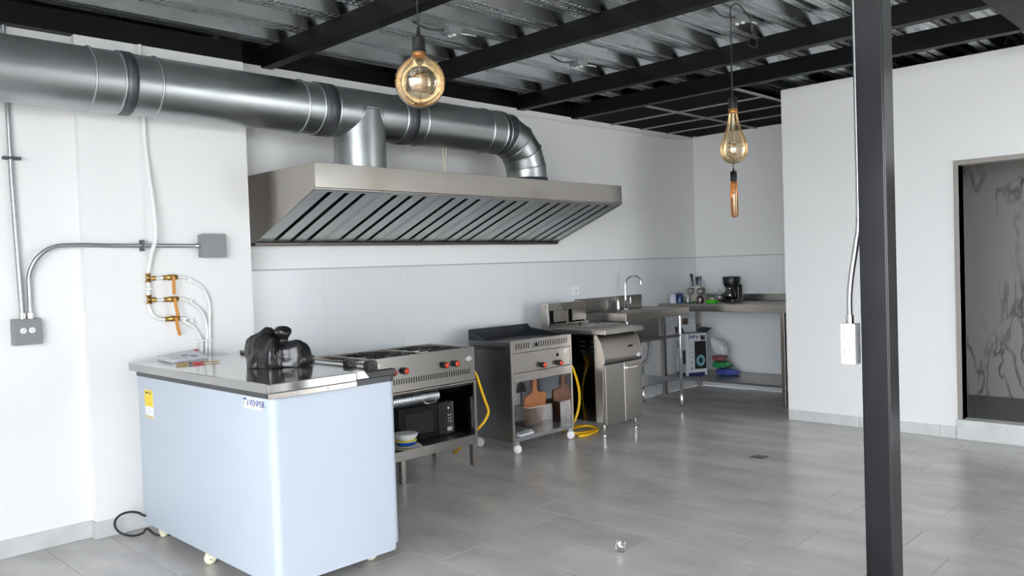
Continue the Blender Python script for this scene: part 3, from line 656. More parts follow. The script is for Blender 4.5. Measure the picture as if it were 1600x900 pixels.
text('lettering', 'VENPER', 0.040, (FX0-0.0015, -1.664, 0.872), (0, -1, 0), (0, 0, 1), LOGO, s2, bold=0.0004)
MB().prism([(-1.628+0.018*math.cos(PI*i/10), 0.895+0.011*math.sin(PI*i/10)) for i in range(11)], 'x', FX0-0.0020, FX0-0.0013).build('emblem_dome', LOGO, s2)
for y in (-1.617, -1.652): box(FX0-0.0020, FX0-0.0013, y-0.004, y+0.004, 0.868, 0.893).build('emblem_post', LGREY if y > -1.63 else LOGO, s2)
box(FX0-0.0020, FX0-0.0013, -1.772, -1.66, 0.904, 0.9062).build('emblem_line', LGREY, s2)
# power cord loop
loop = []
for i in range(27):
    a = 0.5 + (2*PI-0.75)*i/26
    loop.append((1.700 + 0.068*math.cos(a), -0.335 - 0.072*math.cos(a), 0.078 + 0.068*math.sin(a)))
MB().tube(smooth_path([(1.95, -0.42, 0.065), (1.84, -0.41, 0.10)] + loop[1:-1:2] + [(1.80, -0.45, 0.010), (1.95, -0.50, 0.008)], 4), 0.0065, 8).build('power_cord', RUBBER, fz)

# bin bag on the freezer
bgc = Vector((2.135, -1.265, LT))
def bag_mesh():
    bm = bmesh.new(); bmesh.ops.create_icosphere(bm, subdivisions=6, radius=1)
    ax = Vector((0.49, -0.87, 0)).normalized(); ay = Vector((0.87, 0.49, 0))     # long axis roughly across the view
    ax = Vector((RT.x, RT.y, 0)).normalized(); ay = Vector((FW.x, FW.y, 0)).normalized()
    for v in bm.verts:
        p = v.co.copy(); u, w_, z = p.x, p.y, p.z
        g = math.exp(-((u-0.12)/0.26)**2 - (w_/0.6)**2)              # pulled-in valley under the knot
        top = 0.175 if u < 0.12 else 0.135
        ang = math.atan2(w_, u-0.12); rad = math.hypot(u-0.12, w_)
        wob = noise.noise(Vector((u*2.3, w_*2.3, z*2.3+3)))
        r1 = 1 - 2*abs(noise.noise(Vector((math.cos(ang)*1.5+5, math.sin(ang)*1.5, rad*0.7+z*0.5)))) * 1.7     # creases running out from the knot
        r2 = 1 - 2*abs(noise.noise(Vector((math.cos(ang)*5.5, math.sin(ang)*5.5+7, rad*1.1+z)))) * 1.5
        r3 = 1 - 2*abs(noise.noise(Vector((u*5, w_*5, z*6+1)))) * 1.5
        soft = noise.noise(Vector((u*1.9+1.3, w_*1.9, z*1.9)))
        k_ = (1 + 0.17*soft + 0.06*r1 + 0.014*r2 + 0.010*r3) * (0.90 + 0.10*min(1, (z+1)*0.9))
        zz = (max(z, 0)**0.75) * top * (1-0.45*g) * (1 + 0.14*soft + 0.09*r1 + 0.018*r2 + 0.012*r3 + 0.05*wob) if z > 0 else max(z*0.1, -0.0125)
        q = ax*(u*0.172*k_) + ay*(w_*0.13*k_) + Vector((0, 0, zz))
        v.co = q + bgc + Vector((0, 0, 0.0135))
    return bm
bb = thing('bin_bag', bgc, 'knotted black plastic bin bag lying on the freezer lid', 'bag')
bm = bag_mesh(); me = bpy.data.meshes.new('bag_body'); 
for v in bm.verts: v.co -= bgc
for f in bm.faces: f.smooth = True
bm.to_mesh(me); bm.free(); me.materials.append(BAGM); o = bpy.data.objects.new('bag_body', me); COL.objects.link(o); o.parent = bb
kn = bgc + Vector((RT.x*0.02, RT.y*0.02, 0.122))
m_ = mb(); n_ = 28; rows = [(0.062, -0.03), (0.040, -0.012), (0.031, 0.004), (0.030, 0.016), (0.036, 0.026), (0.044, 0.038), (0.047, 0.050), (0.044, 0.062), (0.034, 0.072), (0.018, 0.077), (0.001, 0.078)]
vs = []
for r_, h in rows:
    for j in range(n_):
        a = 2*PI*j/n_; q = r_*(1 + 0.07*math.cos(5*a + h*45) + 0.05*math.cos(9*a + h*20) + 0.10*math.cos(a+1))
        vs.append(kn + Vector((q*math.cos(a), q*math.sin(a), h + 0.006*math.cos(3*a+1)*(1 if h > 0.03 else 0))))
fs = [(i*n_+j, i*n_+(j+1) % n_, (i+1)*n_+(j+1) % n_, (i+1)*n_+j) for i in range(len(rows)-1) for j in range(n_)]
m_.add(vs, fs, True).build('knot', BAGM, bb)
# magazines
mg = thing('magazine_stack', (2.0, -0.42, LT), 'loose stack of white printed magazines at the back of the freezer lid', 'magazine')
qa, qb, qc, qd = Vector((1.885, -0.325, 0.992)), Vector((1.855, -0.60, 0.9875)), Vector((2.085, -0.55, 0.9875)), Vector((2.13, -0.30, 1.018))
def sheet(off, th, curl):
    N = 8; vs = []
    for L_ in (0, th):
        for i in range(N+1):
            for j in range(N+1):
                u, v = i/N, j/N; p = qa*(1-u)*(1-v) + qd*u*(1-v) + qb*(1-u)*v + qc*u*v
                z = off + L_ + curl*((1-u)**3)*(0.5+0.5*(1-v))
                vs.append((p.x + off*0.6, p.y - off*0.4, p.z + z))
    Q = (N+1)**2; fs = []
    for i in range(N):
        for j in range(N):
            a = i*(N+1)+j; fs += [(a, a+1, a+N+2, a+N+1), (Q+a, Q+a+N+1, Q+a+N+2, Q+a+1)]
    for i in range(N):
        for a, b_ in ((i*(N+1), (i+1)*(N+1)), (i*(N+1)+N, (i+1)*(N+1)+N), (i, i+1), (N*(N+1)+i, N*(N+1)+i+1)): fs.append((a, b_, Q+b_, Q+a))
    return MB().add(vs, fs, True)
sheet(0, 0.005, 0.0).build('magazine', PAPER, mg); sheet(0.0055, 0.005, 0.010).build('magazine', PAPER, mg)
def patch(u0, u1, v0, v1, m, nm):
    vs = []
    for L_ in (0.0114, 0.0119):
        for u, v in ((u0, v0), (u1, v0), (u1, v1), (u0, v1)):
            p = qa*(1-u)*(1-v) + qd*u*(1-v) + qb*(1-u)*v + qc*u*v; cz = 0.010*((1-u)**3)*(0.5+0.5*(1-v))
            vs.append((p.x+0.0033, p.y-0.0022, p.z + L_ + cz))
    MB().add(vs, [(0,1,2,3),(7,6,5,4),(0,4,5,1),(1,5,6,2),(2,6,7,3),(3,7,4,0)]).build(nm, m, mg)
patch(0.45, 0.62, 0.35, 0.6, PRINT, 'cover_picture'); patch(0.62, 0.78, 0.55, 0.85, PRINT, 'cover_picture'); patch(0.9, 0.985, 0.03, 0.25, RED, 'cover_print')
# thin tool lying beside
tl = thing('thin_tool', (1.93, -0.765, LT), 'thin red and gold handled tool lying beside the magazines', 'tool')
ta, tb = Vector((1.822, -0.735, LT+0.0064)), Vector((2.045, -0.795, LT+0.0064)); tv = tb - ta
MB().tube([ta, ta+tv*0.2, ta+tv*0.28], [0.004, 0.006, 0.004], 8).build('brass_end', GOLD, tl)
MB().tube([ta+tv*0.28, ta+tv*0.36], 0.0045, 8).build('ferrule', RUBBER, tl)
MB().tube([ta+tv*0.36, ta+tv*0.42, ta+tv*0.52, ta+tv*0.62], [0.005, 0.0062, 0.0062, 0.005], 10).build('red_grip', RED, tl)
MB().tube([ta+tv*0.62, ta+tv*0.9, tb], [0.003, 0.003, 0.0015], 8).build('shaft', GOLD, tl)

# ------------------------------------------------------------------ stove
SX0, SX1, SFY, SBY, SZ = 2.66, 4.05, -0.69, -0.20, 0.878
sv = thing('gas_range', (3.36, -0.45, 0), 'long stainless gas range with open shelf behind the freezer', 'stove')
box(SX0, SX1, SFY, SFY+0.018, 0.632, SZ).build('front_panel', STEELD, sv, bevel=0.003)
box(SX0+0.002, SX1-0.002, SFY-0.012, SFY+0.006, 0.620, 0.631).build('panel_lip', STEEL, sv, bevel=0.002)
box(SX1-0.012, SX1, SFY+0.0185, SBY, 0.16, 0.868).build('side_panel', MIRROR, sv)
box(SX1-0.018, SX1+0.003, SFY-0.001, SFY+0.022, 0.14, 0.631).build('corner_post', STEEL, sv, bevel=0.002)
box(SX0, SX0+0.012, SFY+0.0185, SBY, 0.16, 0.868).build('side_panel', STEELD, sv)
box(SX0+0.0125, SX1-0.0125, SBY-0.012, SBY, 0.235, 0.80).build('back_panel', mat('dark_back', (0.05, 0.05, 0.055), 0.45, 0.6), sv)
box(SX0+0.0125, SX1-0.0125, SFY+0.02, SBY-0.0125, 0.60, 0.612).build('burner_tray', mat('dark_tray', (0.04, 0.04, 0.04), 0.5, 0.5), sv)
box(SX0, SX1-0.019, SFY, SBY, 0.160, 0.228).build('shelf', STEELD, sv, bevel=0.003)
for x in (SX0+0.03, 3.36, SX1-0.03):
    for y in (SFY+0.02, SBY-0.04): box(x-0.019, x+0.019, y-0.019, y+0.019, 0.0005, 0.1595).build('leg', STEEL, sv, bevel=0.002)
# top: frame bars, pans, grates
secx = [SX0, 3.123, 3.587, SX1]
box(SX0, SX1, SBY-0.016, SBY+0.0, 0.840, 0.880).build('top_rail', STEEL, sv, bevel=0.002)
box(SX0, SX1, SFY+0.0185, SFY+0.030, 0.866, 0.874).build('top_rail', STEEL, sv, bevel=0.002)
for x in secx:
    a = min(max(x, SX0+0.014), SX1-0.014)
    box(a-0.014, a+0.014, SFY+0.031, SBY-0.017, 0.862, 0.878).build('top_rail', STEEL, sv, bevel=0.002)
box(SX0+0.02, SX1-0.02, SFY+0.03, SBY-0.02, 0.770, 0.776).build('drip_pan', mat('black_pan', (0.015, 0.015, 0.015), 0.5), sv)
IRON = mat('cast_iron', (0.05, 0.05, 0.052), 0.35, 0.8)
for k_ in range(3):
    cx = (secx[k_] + secx[k_+1]) / 2
    for cy in (-0.57, -0.33):
        g = MB(); g.tube([(cx+0.085*math.cos(2*PI*i/24), cy+0.075*math.sin(2*PI*i/24), 0.872) for i in range(24)], 0.005, 6, closed=True)
        for i in range(6):
            a = PI/6 + i*PI/3; g.tube([(cx+0.04*math.cos(a), cy+0.04*math.sin(a), 0.874), (cx+0.17*math.cos(a), cy+0.10*math.sin(a), 0.872)], 0.006, 6)
        gr = g.build('grate', IRON, sv)
        MB().lathe([(0.03, 0), (0.045, 0.012), (0.045, 0.03), (0.03, 0.036)], (cx, cy, 0.80), 20).build('burner', IRON, gr)
def knob(x, y, z, parent, r=0.023):
    kb = MB().lathe([(r*0.75, 0), (r*0.75, 0.012), (r, 0.014), (r, 0.038), (r*0.86, 0.042)], (x, y, z), 20, (0, -1, 0)).build('knob', RUBBER, parent)
    MB().lathe([(r*0.84, 0.042), (r*0.6, 0.047), (0.0001, 0.049)], (x, y, z), 20, (0, -1, 0)).build('knob_cap', REDCAP, kb)
for x in (2.83, 2.93, 3.285, 3.385, 3.745, 3.845): knob(x, SFY, 0.775, sv)
m_ = mb()
x = SX0 + 0.06
while x < SX1 - 0.05: m_.box(x, x+0.007, SFY-0.0012, SFY+0.001, 0.685, 0.722); x += 0.0215
tag(m_.build('vent_slots', VOID, sv), kind='stuff')
badge_poly = [(-0.032, -0.006), (-0.018, -0.008), (-0.012, -0.016), (0.012, -0.016), (0.018, -0.008), (0.032, -0.006), (0.032, 0.006), (0.018, 0.008), (0.012, 0.016), (-0.012, 0.016), (-0.018, 0.008), (-0.032, 0.006)]
def badge(x, y, z, parent):
    bd = MB().prism([(x+u, z+v) for u, v in badge_poly], 'y', y-0.0015, y-0.0002).build('badge', WPLAST, parent)
    box(x-0.024, x+0.024, y-0.0022, y-0.0016, z-0.003, z+0.003).build('badge_print', LGREY, bd)
badge(3.99, SFY, 0.795, sv)
# microwave on the shelf
mw = thing('microwave', (3.71, -0.45, 0.23), 'black microwave oven on the shelf of the gas range', 'microwave')
box(3.44, 3.955, -0.525, -0.22, 0.240, 0.478).build('body', RUBBER, mw, bevel=0.006)
box(3.442, 3.80, -0.546, -0.526, 0.242, 0.476).build('door', mat('black_gloss', (0.006, 0.006, 0.007), 0.12), mw, bevel=0.004)
box(3.50, 3.755, -0.5475, -0.5465, 0.285, 0.435).build('door_window', mat('smoked_window', (0.022, 0.023, 0.025), 0.15), mw)
pn = box(3.805, 3.953, -0.546, -0.526, 0.242, 0.476).build('control_panel', mat('panel_black', (0.015, 0.015, 0.016), 0.25), mw, bevel=0.003)
MB().lathe([(0.008, 0), (0.006, 0.004)], (3.90, -0.546, 0.430), 12, (0, -1, 0)).build('dial_light', WPLAST, pn)
for i in range(2):
    for j in range(3): box(3.893+0.022*i, 3.903+0.022*i, -0.5472, -0.5462, 0.325+0.024*j, 0.335+0.024*j).build('button', LGREY, pn)
box(3.885, 3.93, -0.5472, -0.5462, 0.262, 0.290).build('door_button', LGREY, pn)
for x in (3.48, 3.91):
    for y in (-0.50, -0.25): box(x-0.012, x+0.012, y-0.012, y+0.012, 0.2285, 0.2395).build('foot', RUBBER, mw)
# flexible foil duct on the microwave
fd = thing('foil_duct', (3.62, -0.42, 0.48), 'rolled silver flexible foil duct lying on top of the microwave', 'duct')
pts = [(3.36+0.45*i/60, -0.50, 0.5375) for i in range(61)]
MB().tube(pts, [0.0565 + (0.0016 if i % 3 < 2 else 0) for i in range(61)], 24).build('foil_tube', FOIL, fd)
MB().tube(smooth_path([(3.66, -0.552, 0.515), (3.68, -0.570, 0.497), (3.76, -0.572, 0.496), (3.79, -0.552, 0.512)], 5), 0.004, 6).build('wire_clip', CHROME, fd)
# crockery on the shelf front
def plate(z, r, lab, m, rim=None):
    t = thing('plate', (3.42, -0.655, z), lab, 'plate')
    MB().lathe([(r*0.55, 0), (r*0.6, 0.002), (r*0.98, 0.012), (r, 0.0145), (r*0.97, 0.0145), (r*0.6, 0.006), (0.001, 0.005)], (3.42, -0.655, z), 40).build('dish', m, t)
    if rim: MB().tube([(3.42+r*math.cos(2*PI*i/40), -0.655+r*math.sin(2*PI*i/40), z+0.0145) for i in range(40)], 0.0016, 6, closed=True).build('rim', rim, t)
plate(0.2285, 0.105, 'wide white plate at the bottom of the crockery pile', WPLAST, YEL2)
plate(0.2455, 0.088, 'smaller white plate lying on the wide plate', WPLAST)
def bowl(z, lab, m, rimm, h, r):
    t = thing('bowl', (3.41, -0.655, z), lab, 'bowl')
    MB().lathe([(r*0.75, 0), (r*0.95, h*0.5), (r, h), (r*0.95, h), (r*0.85, h*0.5), (0.001, h*0.2)], (3.41, -0.655, z), 36).build('basin', m, t)
    MB().lathe([(r+0.0005, h-0.008), (r+0.002, h-0.006), (r+0.002, h), (r-0.002, h+0.001)], (3.41, -0.655, z), 36).build('rim_band', rimm, t)
bowl(0.2615, 'bright blue bowl with a yellow rim stacked on the plates', BRIGHTB, YEL2, 0.034, 0.076)
bowl(0.2975, 'white bowl on top of the blue bowl', WPLAST, WPLAST, 0.040, 0.084)
# yellow hose behind the stove
h1 = thing('gas_hose', (4.2, -0.5, 0.0), 'yellow gas hose bowed out between the range and the griddle', 'hose')
MB().tube(smooth_path([(4.085, -0.60, 0.72), (4.10, -0.645, 0.66), (4.135, -0.65, 0.56), (4.175, -0.65, 0.46), (4.205, -0.65, 0.39), (4.205, -0.65, 0.35), (4.17, -0.645, 0.30), (4.13, -0.62, 0.25), (4.10, -0.5, 0.14), (4.12, -0.36, 0.03), (4.2, -0.25, 0.012)], 6), 0.0105, 10).build('tube', YELLOW, h1)
MB().tube([(4.080, -0.585, 0.755), (4.085, -0.60, 0.715)], 0.013, 8).build('fitting', GALV, h1)

# ------------------------------------------------------------------ griddle cart
GX0, GX1, GFY, GBY = 4.42, 5.14, -0.70, -0.22
gd = thing('griddle_cart', (4.78, -0.46, 0), 'stainless griddle cart on white casters with cutting boards inside', 'griddle')
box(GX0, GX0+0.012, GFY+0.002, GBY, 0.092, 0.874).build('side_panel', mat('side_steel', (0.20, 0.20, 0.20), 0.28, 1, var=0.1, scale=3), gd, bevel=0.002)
box(GX1-0.012, GX1, GFY+0.002, GBY, 0.092, 0.874).build('side_panel', MIRROR, gd, bevel=0.002)
for x in (GX0-0.001, GX1-0.017): box(x, x+0.018, GFY-0.003, GFY+0.015, 0.092, 0.878).build('corner_post', STEEL, gd, bevel=0.002)
box(GX0+0.0175, GX1-0.0175, GFY-0.001, GFY+0.012, 0.782, 0.882).build('upper_panel', STEEL, gd, bevel=0.002)
box(GX0+0.0175, GX1-0.0175, GFY+0.002, GFY+0.012, 0.628, 0.780).build('control_panel', STEEL, gd, bevel=0.002)
box(GX0+0.0175, GX1-0.0175, GFY-0.006, GFY+0.012, 0.556, 0.626).build('lower_rail', STEEL, gd, bevel=0.003)
box(GX0+0.0125, GX1-0.0125, GFY+0.013, GBY, 0.60, 0.61).build('inner_tray', STEELD, gd)
box(GX0+0.0125, GX1-0.0125, GFY, GBY, 0.092, 0.124).build('shelf', mat('shelf_galvanised', (0.40, 0.41, 0.43), 0.35, 0.9), gd, bevel=0.003)
m_ = mb()
for i in range(22):
    if i == 6: continue
    x = GX0 + 0.05 + i*0.0285; m_.prism([(x, 0.812), (x+0.008, 0.812), (x+0.022, 0.855), (x+0.014, 0.855)], 'y', GFY-0.0022, GFY-0.0008)
tag(m_.build('vent_slots', VOID, gd), kind='stuff')
m_ = mb()
for i in range(20):
    y = -0.64 + i*0.019; m_.box(GX0-0.0012, GX0+0.001, y, y+0.006, 0.805, 0.838)
tag(m_.build('side_vent_slots', VOID, gd), kind='stuff')
for x, z in ((4.71, 0.833), (4.965, 0.725)): MB().lathe([(0.014, 0), (0.013, 0.003)], (x, GFY-0.001 if z > 0.8 else GFY+0.002, z), 16, (0, -1, 0)).build('igniter_hole', VOID, gd)
knob(4.765, GFY+0.002, 0.664, gd); knob(4.965, GFY+0.002, 0.660, gd)
badge(5.07, GFY+0.002, 0.745, gd)
box(GX0+0.013, GX1-0.013, GFY+0.013, GBY-0.001, 0.845, 0.866).build('griddle_plate', TEFLON, gd, bevel=0.003)
box(GX0+0.012, GX1-0.012, GBY, GBY+0.012, 0.80, 0.958).build('back_splash', TEFLON, gd, bevel=0.003)
MB().prism([(GBY, 0.866), (GBY, 0.955), (GBY-0.03, 0.925), (GFY+0.10, 0.885), (GFY+0.06, 0.866)], 'x', GX1-0.025, GX1-0.0125).build('side_splash', TEFLON, gd)
MB().prism([(GBY, 0.866), (GBY, 0.955), (GBY-0.03, 0.925), (GBY-0.16, 0.880), (GBY-0.2, 0.866)], 'x', GX0+0.0125, GX0+0.025).build('side_splash', TEFLON, gd)
for x, y, a in ((4.455, -0.685, 0.4), (5.105, -0.675, 0.9), (4.455, -0.26, 0.7), (5.105, -0.26, 0.2)):
    c_ = MB().box(x-0.022, x+0.022, y-0.022, y+0.022, 0.066, 0.0915).build('caster', CHROME, gd, bevel=0.003)
    MB().lathe([(0.012, -0.013), (0.031, -0.011), (0.0345, 0), (0.031, 0.011), (0.012, 0.013)], (x+0.012, y-0.008, 0.0355), 22, (math.cos(a), math.sin(a), 0)).build('wheel', WPLAST, c_)
# contents of the griddle cart
bn = thing('storage_bin', (4.95, -0.46, 0.124), 'clear plastic bin holding the cutting board in the griddle cart', 'bin')
bp = mb(); bx0, bx1, by0, by1, bz0, bz1 = 4.80, 5.075, -0.52, -0.33, 0.1255, 0.29
for a in ((bx0, bx1, by0, by0+0.002, bz0, bz1), (bx0, bx1, by1-0.002, by1, bz0, bz1), (bx0, bx0+0.002, by0+0.002, by1-0.002, bz0, bz1), (bx1-0.002, bx1, by0+0.002, by1-0.002, bz0, bz1), (bx0, bx1, by0, by1, bz0-0.001, bz0)): bp.box(*a)
bp.build('bin_wall', HAZYP, bn)
MB().tube([(bx0, by0, bz1), (bx1, by0, bz1), (bx1, by1, bz1), (bx0, by1, bz1)], 0.0035, 6, closed=True).build('bin_rim', mat('bin_rim', (0.62, 0.52, 0.42), 0.4), bn)
cbd = thing('cutting_board', (4.95, -0.42, 0.128), 'wooden cutting board with handle standing upright in the griddle cart', 'cutting board')
out = [(4.815, 0.135), (5.06, 0.135), (5.085, 0.36), (5.072, 0.385), (4.99, 0.398), (4.972, 0.42), (4.975, 0.50), (4.962, 0.515), (4.94, 0.515), (4.928, 0.50), (4.918, 0.42), (4.90, 0.39), (4.835, 0.372), (4.818, 0.355)]
MB().prism(out, 'y', -0.452, -0.432).build('board', WOOD, cbd, bevel=0.004)
tu = thing('turner', (4.88, -0.36, 0.13), 'black turner standing behind the cutting board', 'turner')
MB().prism([(4.80, 0.40), (4.925, 0.40), (4.905, 0.47), (4.875, 0.487), (4.845, 0.487), (4.815, 0.465)], 'y', -0.372, -0.368).build('blade', RUBBER, tu)
MB().tube([(4.86, -0.37, 0.48), (4.86, -0.37, 0.585)], 0.008, 8).build('handle', RUBBER, tu)
MB().tube([(4.86, -0.37, 0.40), (4.86, -0.37, 0.129)], 0.006, 8).build('stem', RUBBER, tu)
bt = thing('crumpled_bottle', (4.49, -0.62, 0.124), 'clear plastic bottle at the left edge of the griddle cart shelf', 'bottle')
MB().lathe([(0.028, 0), (0.031, 0.01), (0.030, 0.05), (0.033, 0.07), (0.029, 0.10), (0.031, 0.14), (0.026, 0.17), (0.013, 0.20), (0.012, 0.215)], (4.475, -0.62, 0.1245), 20).build('bottle_wall', film('crumpled_clear', (0.72, 0.74, 0.77), (1, 1, 1), 0.16, 0.12), bt)
MB().lathe([(0.0135, 0), (0.0135, 0.016), (0.012, 0.018)], (4.475, -0.62, 0.338), 16).build('cap', DARKG, bt)
for i, (x, y, a, lab) in enumerate(((4.65, -0.60, 0.2, 'folded white paper packet at the back of the cart shelf'), (4.60, -0.655, 0.1, 'folded white paper packet at the front of the cart shelf'))):
    MBp = box(x-0.085, x+0.085, y-0.025, y+0.025, 0.1245, 0.138).rot((x, y, 0.124), a)
    tag(MBp.build('paper_packet', WPLAST, bevel=0.004), lab, 'packet', 'white packets in the griddle cart')
h2 = thing('gas_hose', (5.25, -0.5, 0.0), 'yellow gas hose coiled on the floor between griddle and fryer', 'hose')
MB().tube(smooth_path([(5.175, -0.60, 0.66), (5.20, -0.645, 0.60), (5.235, -0.65, 0.53), (5.275, -0.65, 0.42), (5.285, -0.65, 0.32), (5.265, -0.645, 0.21), (5.225, -0.62, 0.11), (5.24, -0.5, 0.03), (5.32, -0.42, 0.012), (5.50, -0.40, 0.012), (5.58, -0.47, 0.012), (5.56, -0.60, 0.012), (5.44, -0.66, 0.012), (5.30, -0.63, 0.012), (5.24, -0.58, 0.022), (5.36, -0.52, 0.034), (5.52, -0.55, 0.03), (5.48, -0.68, 0.016), (5.30, -0.72, 0.012), (5.20, -0.70, 0.012)], 7), 0.0115, 10).build('tube', YELLOW, h2)
MB().tube([(5.165, -0.585, 0.70), (5.175, -0.60, 0.655)], 0.014, 8).build('fitting', GALV, h2)

# ------------------------------------------------------------------ fryer
RX0, RX1, RFY, RBY = 5.30, 5.84, -0.915, -0.22
fy = thing('deep_fryer', (5.57, -0.55, 0), 'stainless two door deep fryer with flue box between griddle and sink', 'fryer')
FRSIDE = mat('fryer_side', (0.11, 0.11, 0.115), 0.16, 1, var=0.05)  # dark base colour stands in for the dark surroundings this steel reflects
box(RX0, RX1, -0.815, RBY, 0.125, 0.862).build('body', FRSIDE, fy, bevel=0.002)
for x in (RX0-0.002, RX1-0.008): MB().prism([(-0.8155, 0.125), (-0.8155, 0.862), (-0.845, 0.862), (-0.885, 0.80), (-0.905, 0.73), (-0.912, 0.62), (-0.905, 0.62), (-0.885, 0.13)], 'x', x, x+0.01).build('side_trim', STEEL, fy, bevel=0.001)
pf = [(-0.8155, 0.845), (-0.848, 0.845), (-0.872, 0.812), (-0.892, 0.77), (-0.905, 0.72), (-0.913, 0.665), (-0.916, 0.622), (-0.8155, 0.622)]
MB().prism(pf, 'x', RX0+0.0085, RX1-0.0085, True).build('control_panel', SATIN, fy)
m_ = mb()
for x in (5.36, 5.48, 5.62, 5.74): m_.box(x, x+0.055, -0.86, -0.84, 0.848, 0.858)
tag(m_.build('vent_slots', VOID, fy), kind='stuff')
box(5.655, 5.715, -0.9075, -0.9015, 0.735, 0.747).build('gauge_slot', VOID, fy)
badge(5.785, -0.916, 0.655, fy)
box(RX0-0.004, RX1+0.004, -0.935, RBY, 0.863, 0.908).build('top_frame', STEEL, fy, bevel=0.005)
box(RX0+0.02, RX1-0.02, -0.80, RBY-0.085, 0.9085, 0.915).build('tank_rim', STEELD, fy, bevel=0.002)
for x0, x1 in ((RX0+0.03, 5.562), (5.578, RX1-0.03)):
    ld = box(x0, x1, -0.73, RBY-0.10, 0.9155, 0.924).build('tank_lid', STEEL, fy, bevel=0.003)
    cx = (x0+x1)/2
    MB().lathe([(0.007, 0), (0.007, 0.010), (0.014, 0.014), (0.014, 0.024), (0.008, 0.028)], (cx, -0.55, 0.924), 16).build('lid_knob', RUBBER, ld)
fxb = thing
fb = box(RX0+0.005, RX1-0.005, RBY-0.08, RBY, 0.909, 1.118)
fo = fb.build('flue_box', STEEL, fy, bevel=0.003)
for x0, x1 in ((RX0+0.03, 5.555), (5.585, RX1-0.03)):
    box(x0, x1, RBY-0.0815, RBY-0.0795, 0.935, 1.055).build('flue_opening', VOID, fo)
    box(x0+0.045, x1, RBY-0.086, RBY-0.082, 0.950, 1.052).build('flue_plate', STEEL, fo)
for i, (xa, xb) in enumerate(((RX0+0.012, 5.567), (5.573, RX1-0.012))):
    dr_ = box(xa, xb, -0.916, -0.886, 0.105, 0.612).build('door', STEELD if i == 0 else STEEL, fy, bevel=0.004)
    if i == 1:
        MB().prism([(-0.917, 0.548), (-0.945, 0.556), (-0.945, 0.568), (-0.917, 0.572)], 'x', 5.60, 5.74).build('handle', CHROME, dr_, bevel=0.002)
box(RX0+0.01, RX1-0.01, -0.885, -0.816, 0.126, 0.618).build('door_frame', RUBBER, fy)
for z in (0.80, 0.76, 0.72): MB().lathe([(0.006, 0), (0.004, 0.004)], (RX0-0.002, -0.79, z), 10, (-1, 0, 0)).build('bolt', CHROME, fy)
for z in (0.80, 0.76, 0.72): box(RX0-0.003, RX0-0.0005, -0.72, -0.66, z, z+0.004).build('louvre', STEELD, fy)
for x in (RX0+0.04, RX1-0.06):
    for y in (-0.865, -0.28):
        lg = MB().lathe([(0.012, 0.02), (0.013, 0.022), (0.013, 0.105 if y < -0.8 else 0.1245)], (x, y, 0), 16).build('leg', CHROME, fy)
        MB().lathe([(0.016, 0.0005), (0.018, 0.006), (0.016, 0.018), (0.012, 0.022)], (x, y, 0), 16).build('foot', CHROME, lg)

# ------------------------------------------------------------------ sink table
KX0, KX1, KY0, KT = 6.02, 7.08, -0.62, 0.985
sk = thing('sink_table', (6.5, -0.31, 0), 'stainless steel sink table with curved faucet against the tiled wall', 'sink')
bwx0, bwx1, bwy0, bwy1 = 6.12, 6.66, -0.54, -0.18
tp_ = mb()
tp_.box(KX0, bwx0, KY0, -0.008, KT-0.006, KT); tp_.box(bwx1, KX1, KY0, -0.008, KT-0.006, KT); tp_.box(bwx0, bwx1, KY0, bwy0, KT-0.006, KT); tp_.box(bwx0, bwx1, bwy1, -0.008, KT-0.006, KT)
tp_.build('worktop', STEELD, sk)
box(KX0, KX1, KY0-0.004, KY0+0.004, KT-0.072, KT+0.006).build('front_apron', STEELD, sk, bevel=0.002)
for x in (KX0, KX1): box(x-0.004, x+0.004, KY0+0.0045, -0.008, KT-0.072, KT+0.006).build('end_apron', STEELD, sk, bevel=0.002)
box(KX0, KX1, -0.045, -0.008, KT+0.0005, 1.118).build('backsplash', STEELD, sk, bevel=0.004)
bw = mb()
for a in ((bwx0, bwx0+0.004, bwy0, bwy1), (bwx1-0.004, bwx1, bwy0, bwy1), (bwx0, bwx1, bwy0, bwy0+0.004), (bwx0, bwx1, bwy1-0.004, bwy1)): bw.box(*a, 0.72, KT-0.0065)
bw.box(bwx0, bwx1, bwy0, bwy1, 0.716, 0.72); bw.build('basin', STEELD, sk)
box(6.10, 6.93, -0.605, -0.575, 0.700, 0.728).build('front_rail', STEELD, sk)
box(6.10, 6.93, -0.13, -0.10, 0.700, 0.728).build('back_rail', STEELD, sk)
box(6.055, KX1-0.13, -0.60, -0.05, 0.272, 0.284).build('undershelf', mat('undershelf_steel', (0.48, 0.49, 0.50), 0.3, 1, var=0.04), sk, bevel=0.002)
for x in (6.06, 6.95):
    for y in (-0.59, -0.12):
        lg = MB().lathe([(0.0155, 0.125), (0.019, 0.13), (0.019, KT-0.073)], (x, y, 0), 18).build('leg', CHROME, sk)
        MB().lathe([(0.019, 0.0005), (0.022, 0.012), (0.015, 0.016), (0.016, 0.105), (0.0175, 0.125)], (x, y, 0), 18).build('foot', CHROME, lg)
        MB().lathe([(0.0225, 0.0), (0.0225, 0.011)], (x, y, 0.0004), 18).build('foot_pad', RUBBER, lg)
MB().tube(smooth_path([(6.64, -0.42, 0.715), (6.68, -0.405, 0.64), (6.685, -0.40, 0.58), (6.66, -0.40, 0.50), (6.58, -0.39, 0.44), (6.45, -0.32, 0.42), (6.40, -0.10, 0.42), (6.40, -0.012, 0.42)], 6), 0.020, 12).build('drain_pipe', GREYBOX, sk)
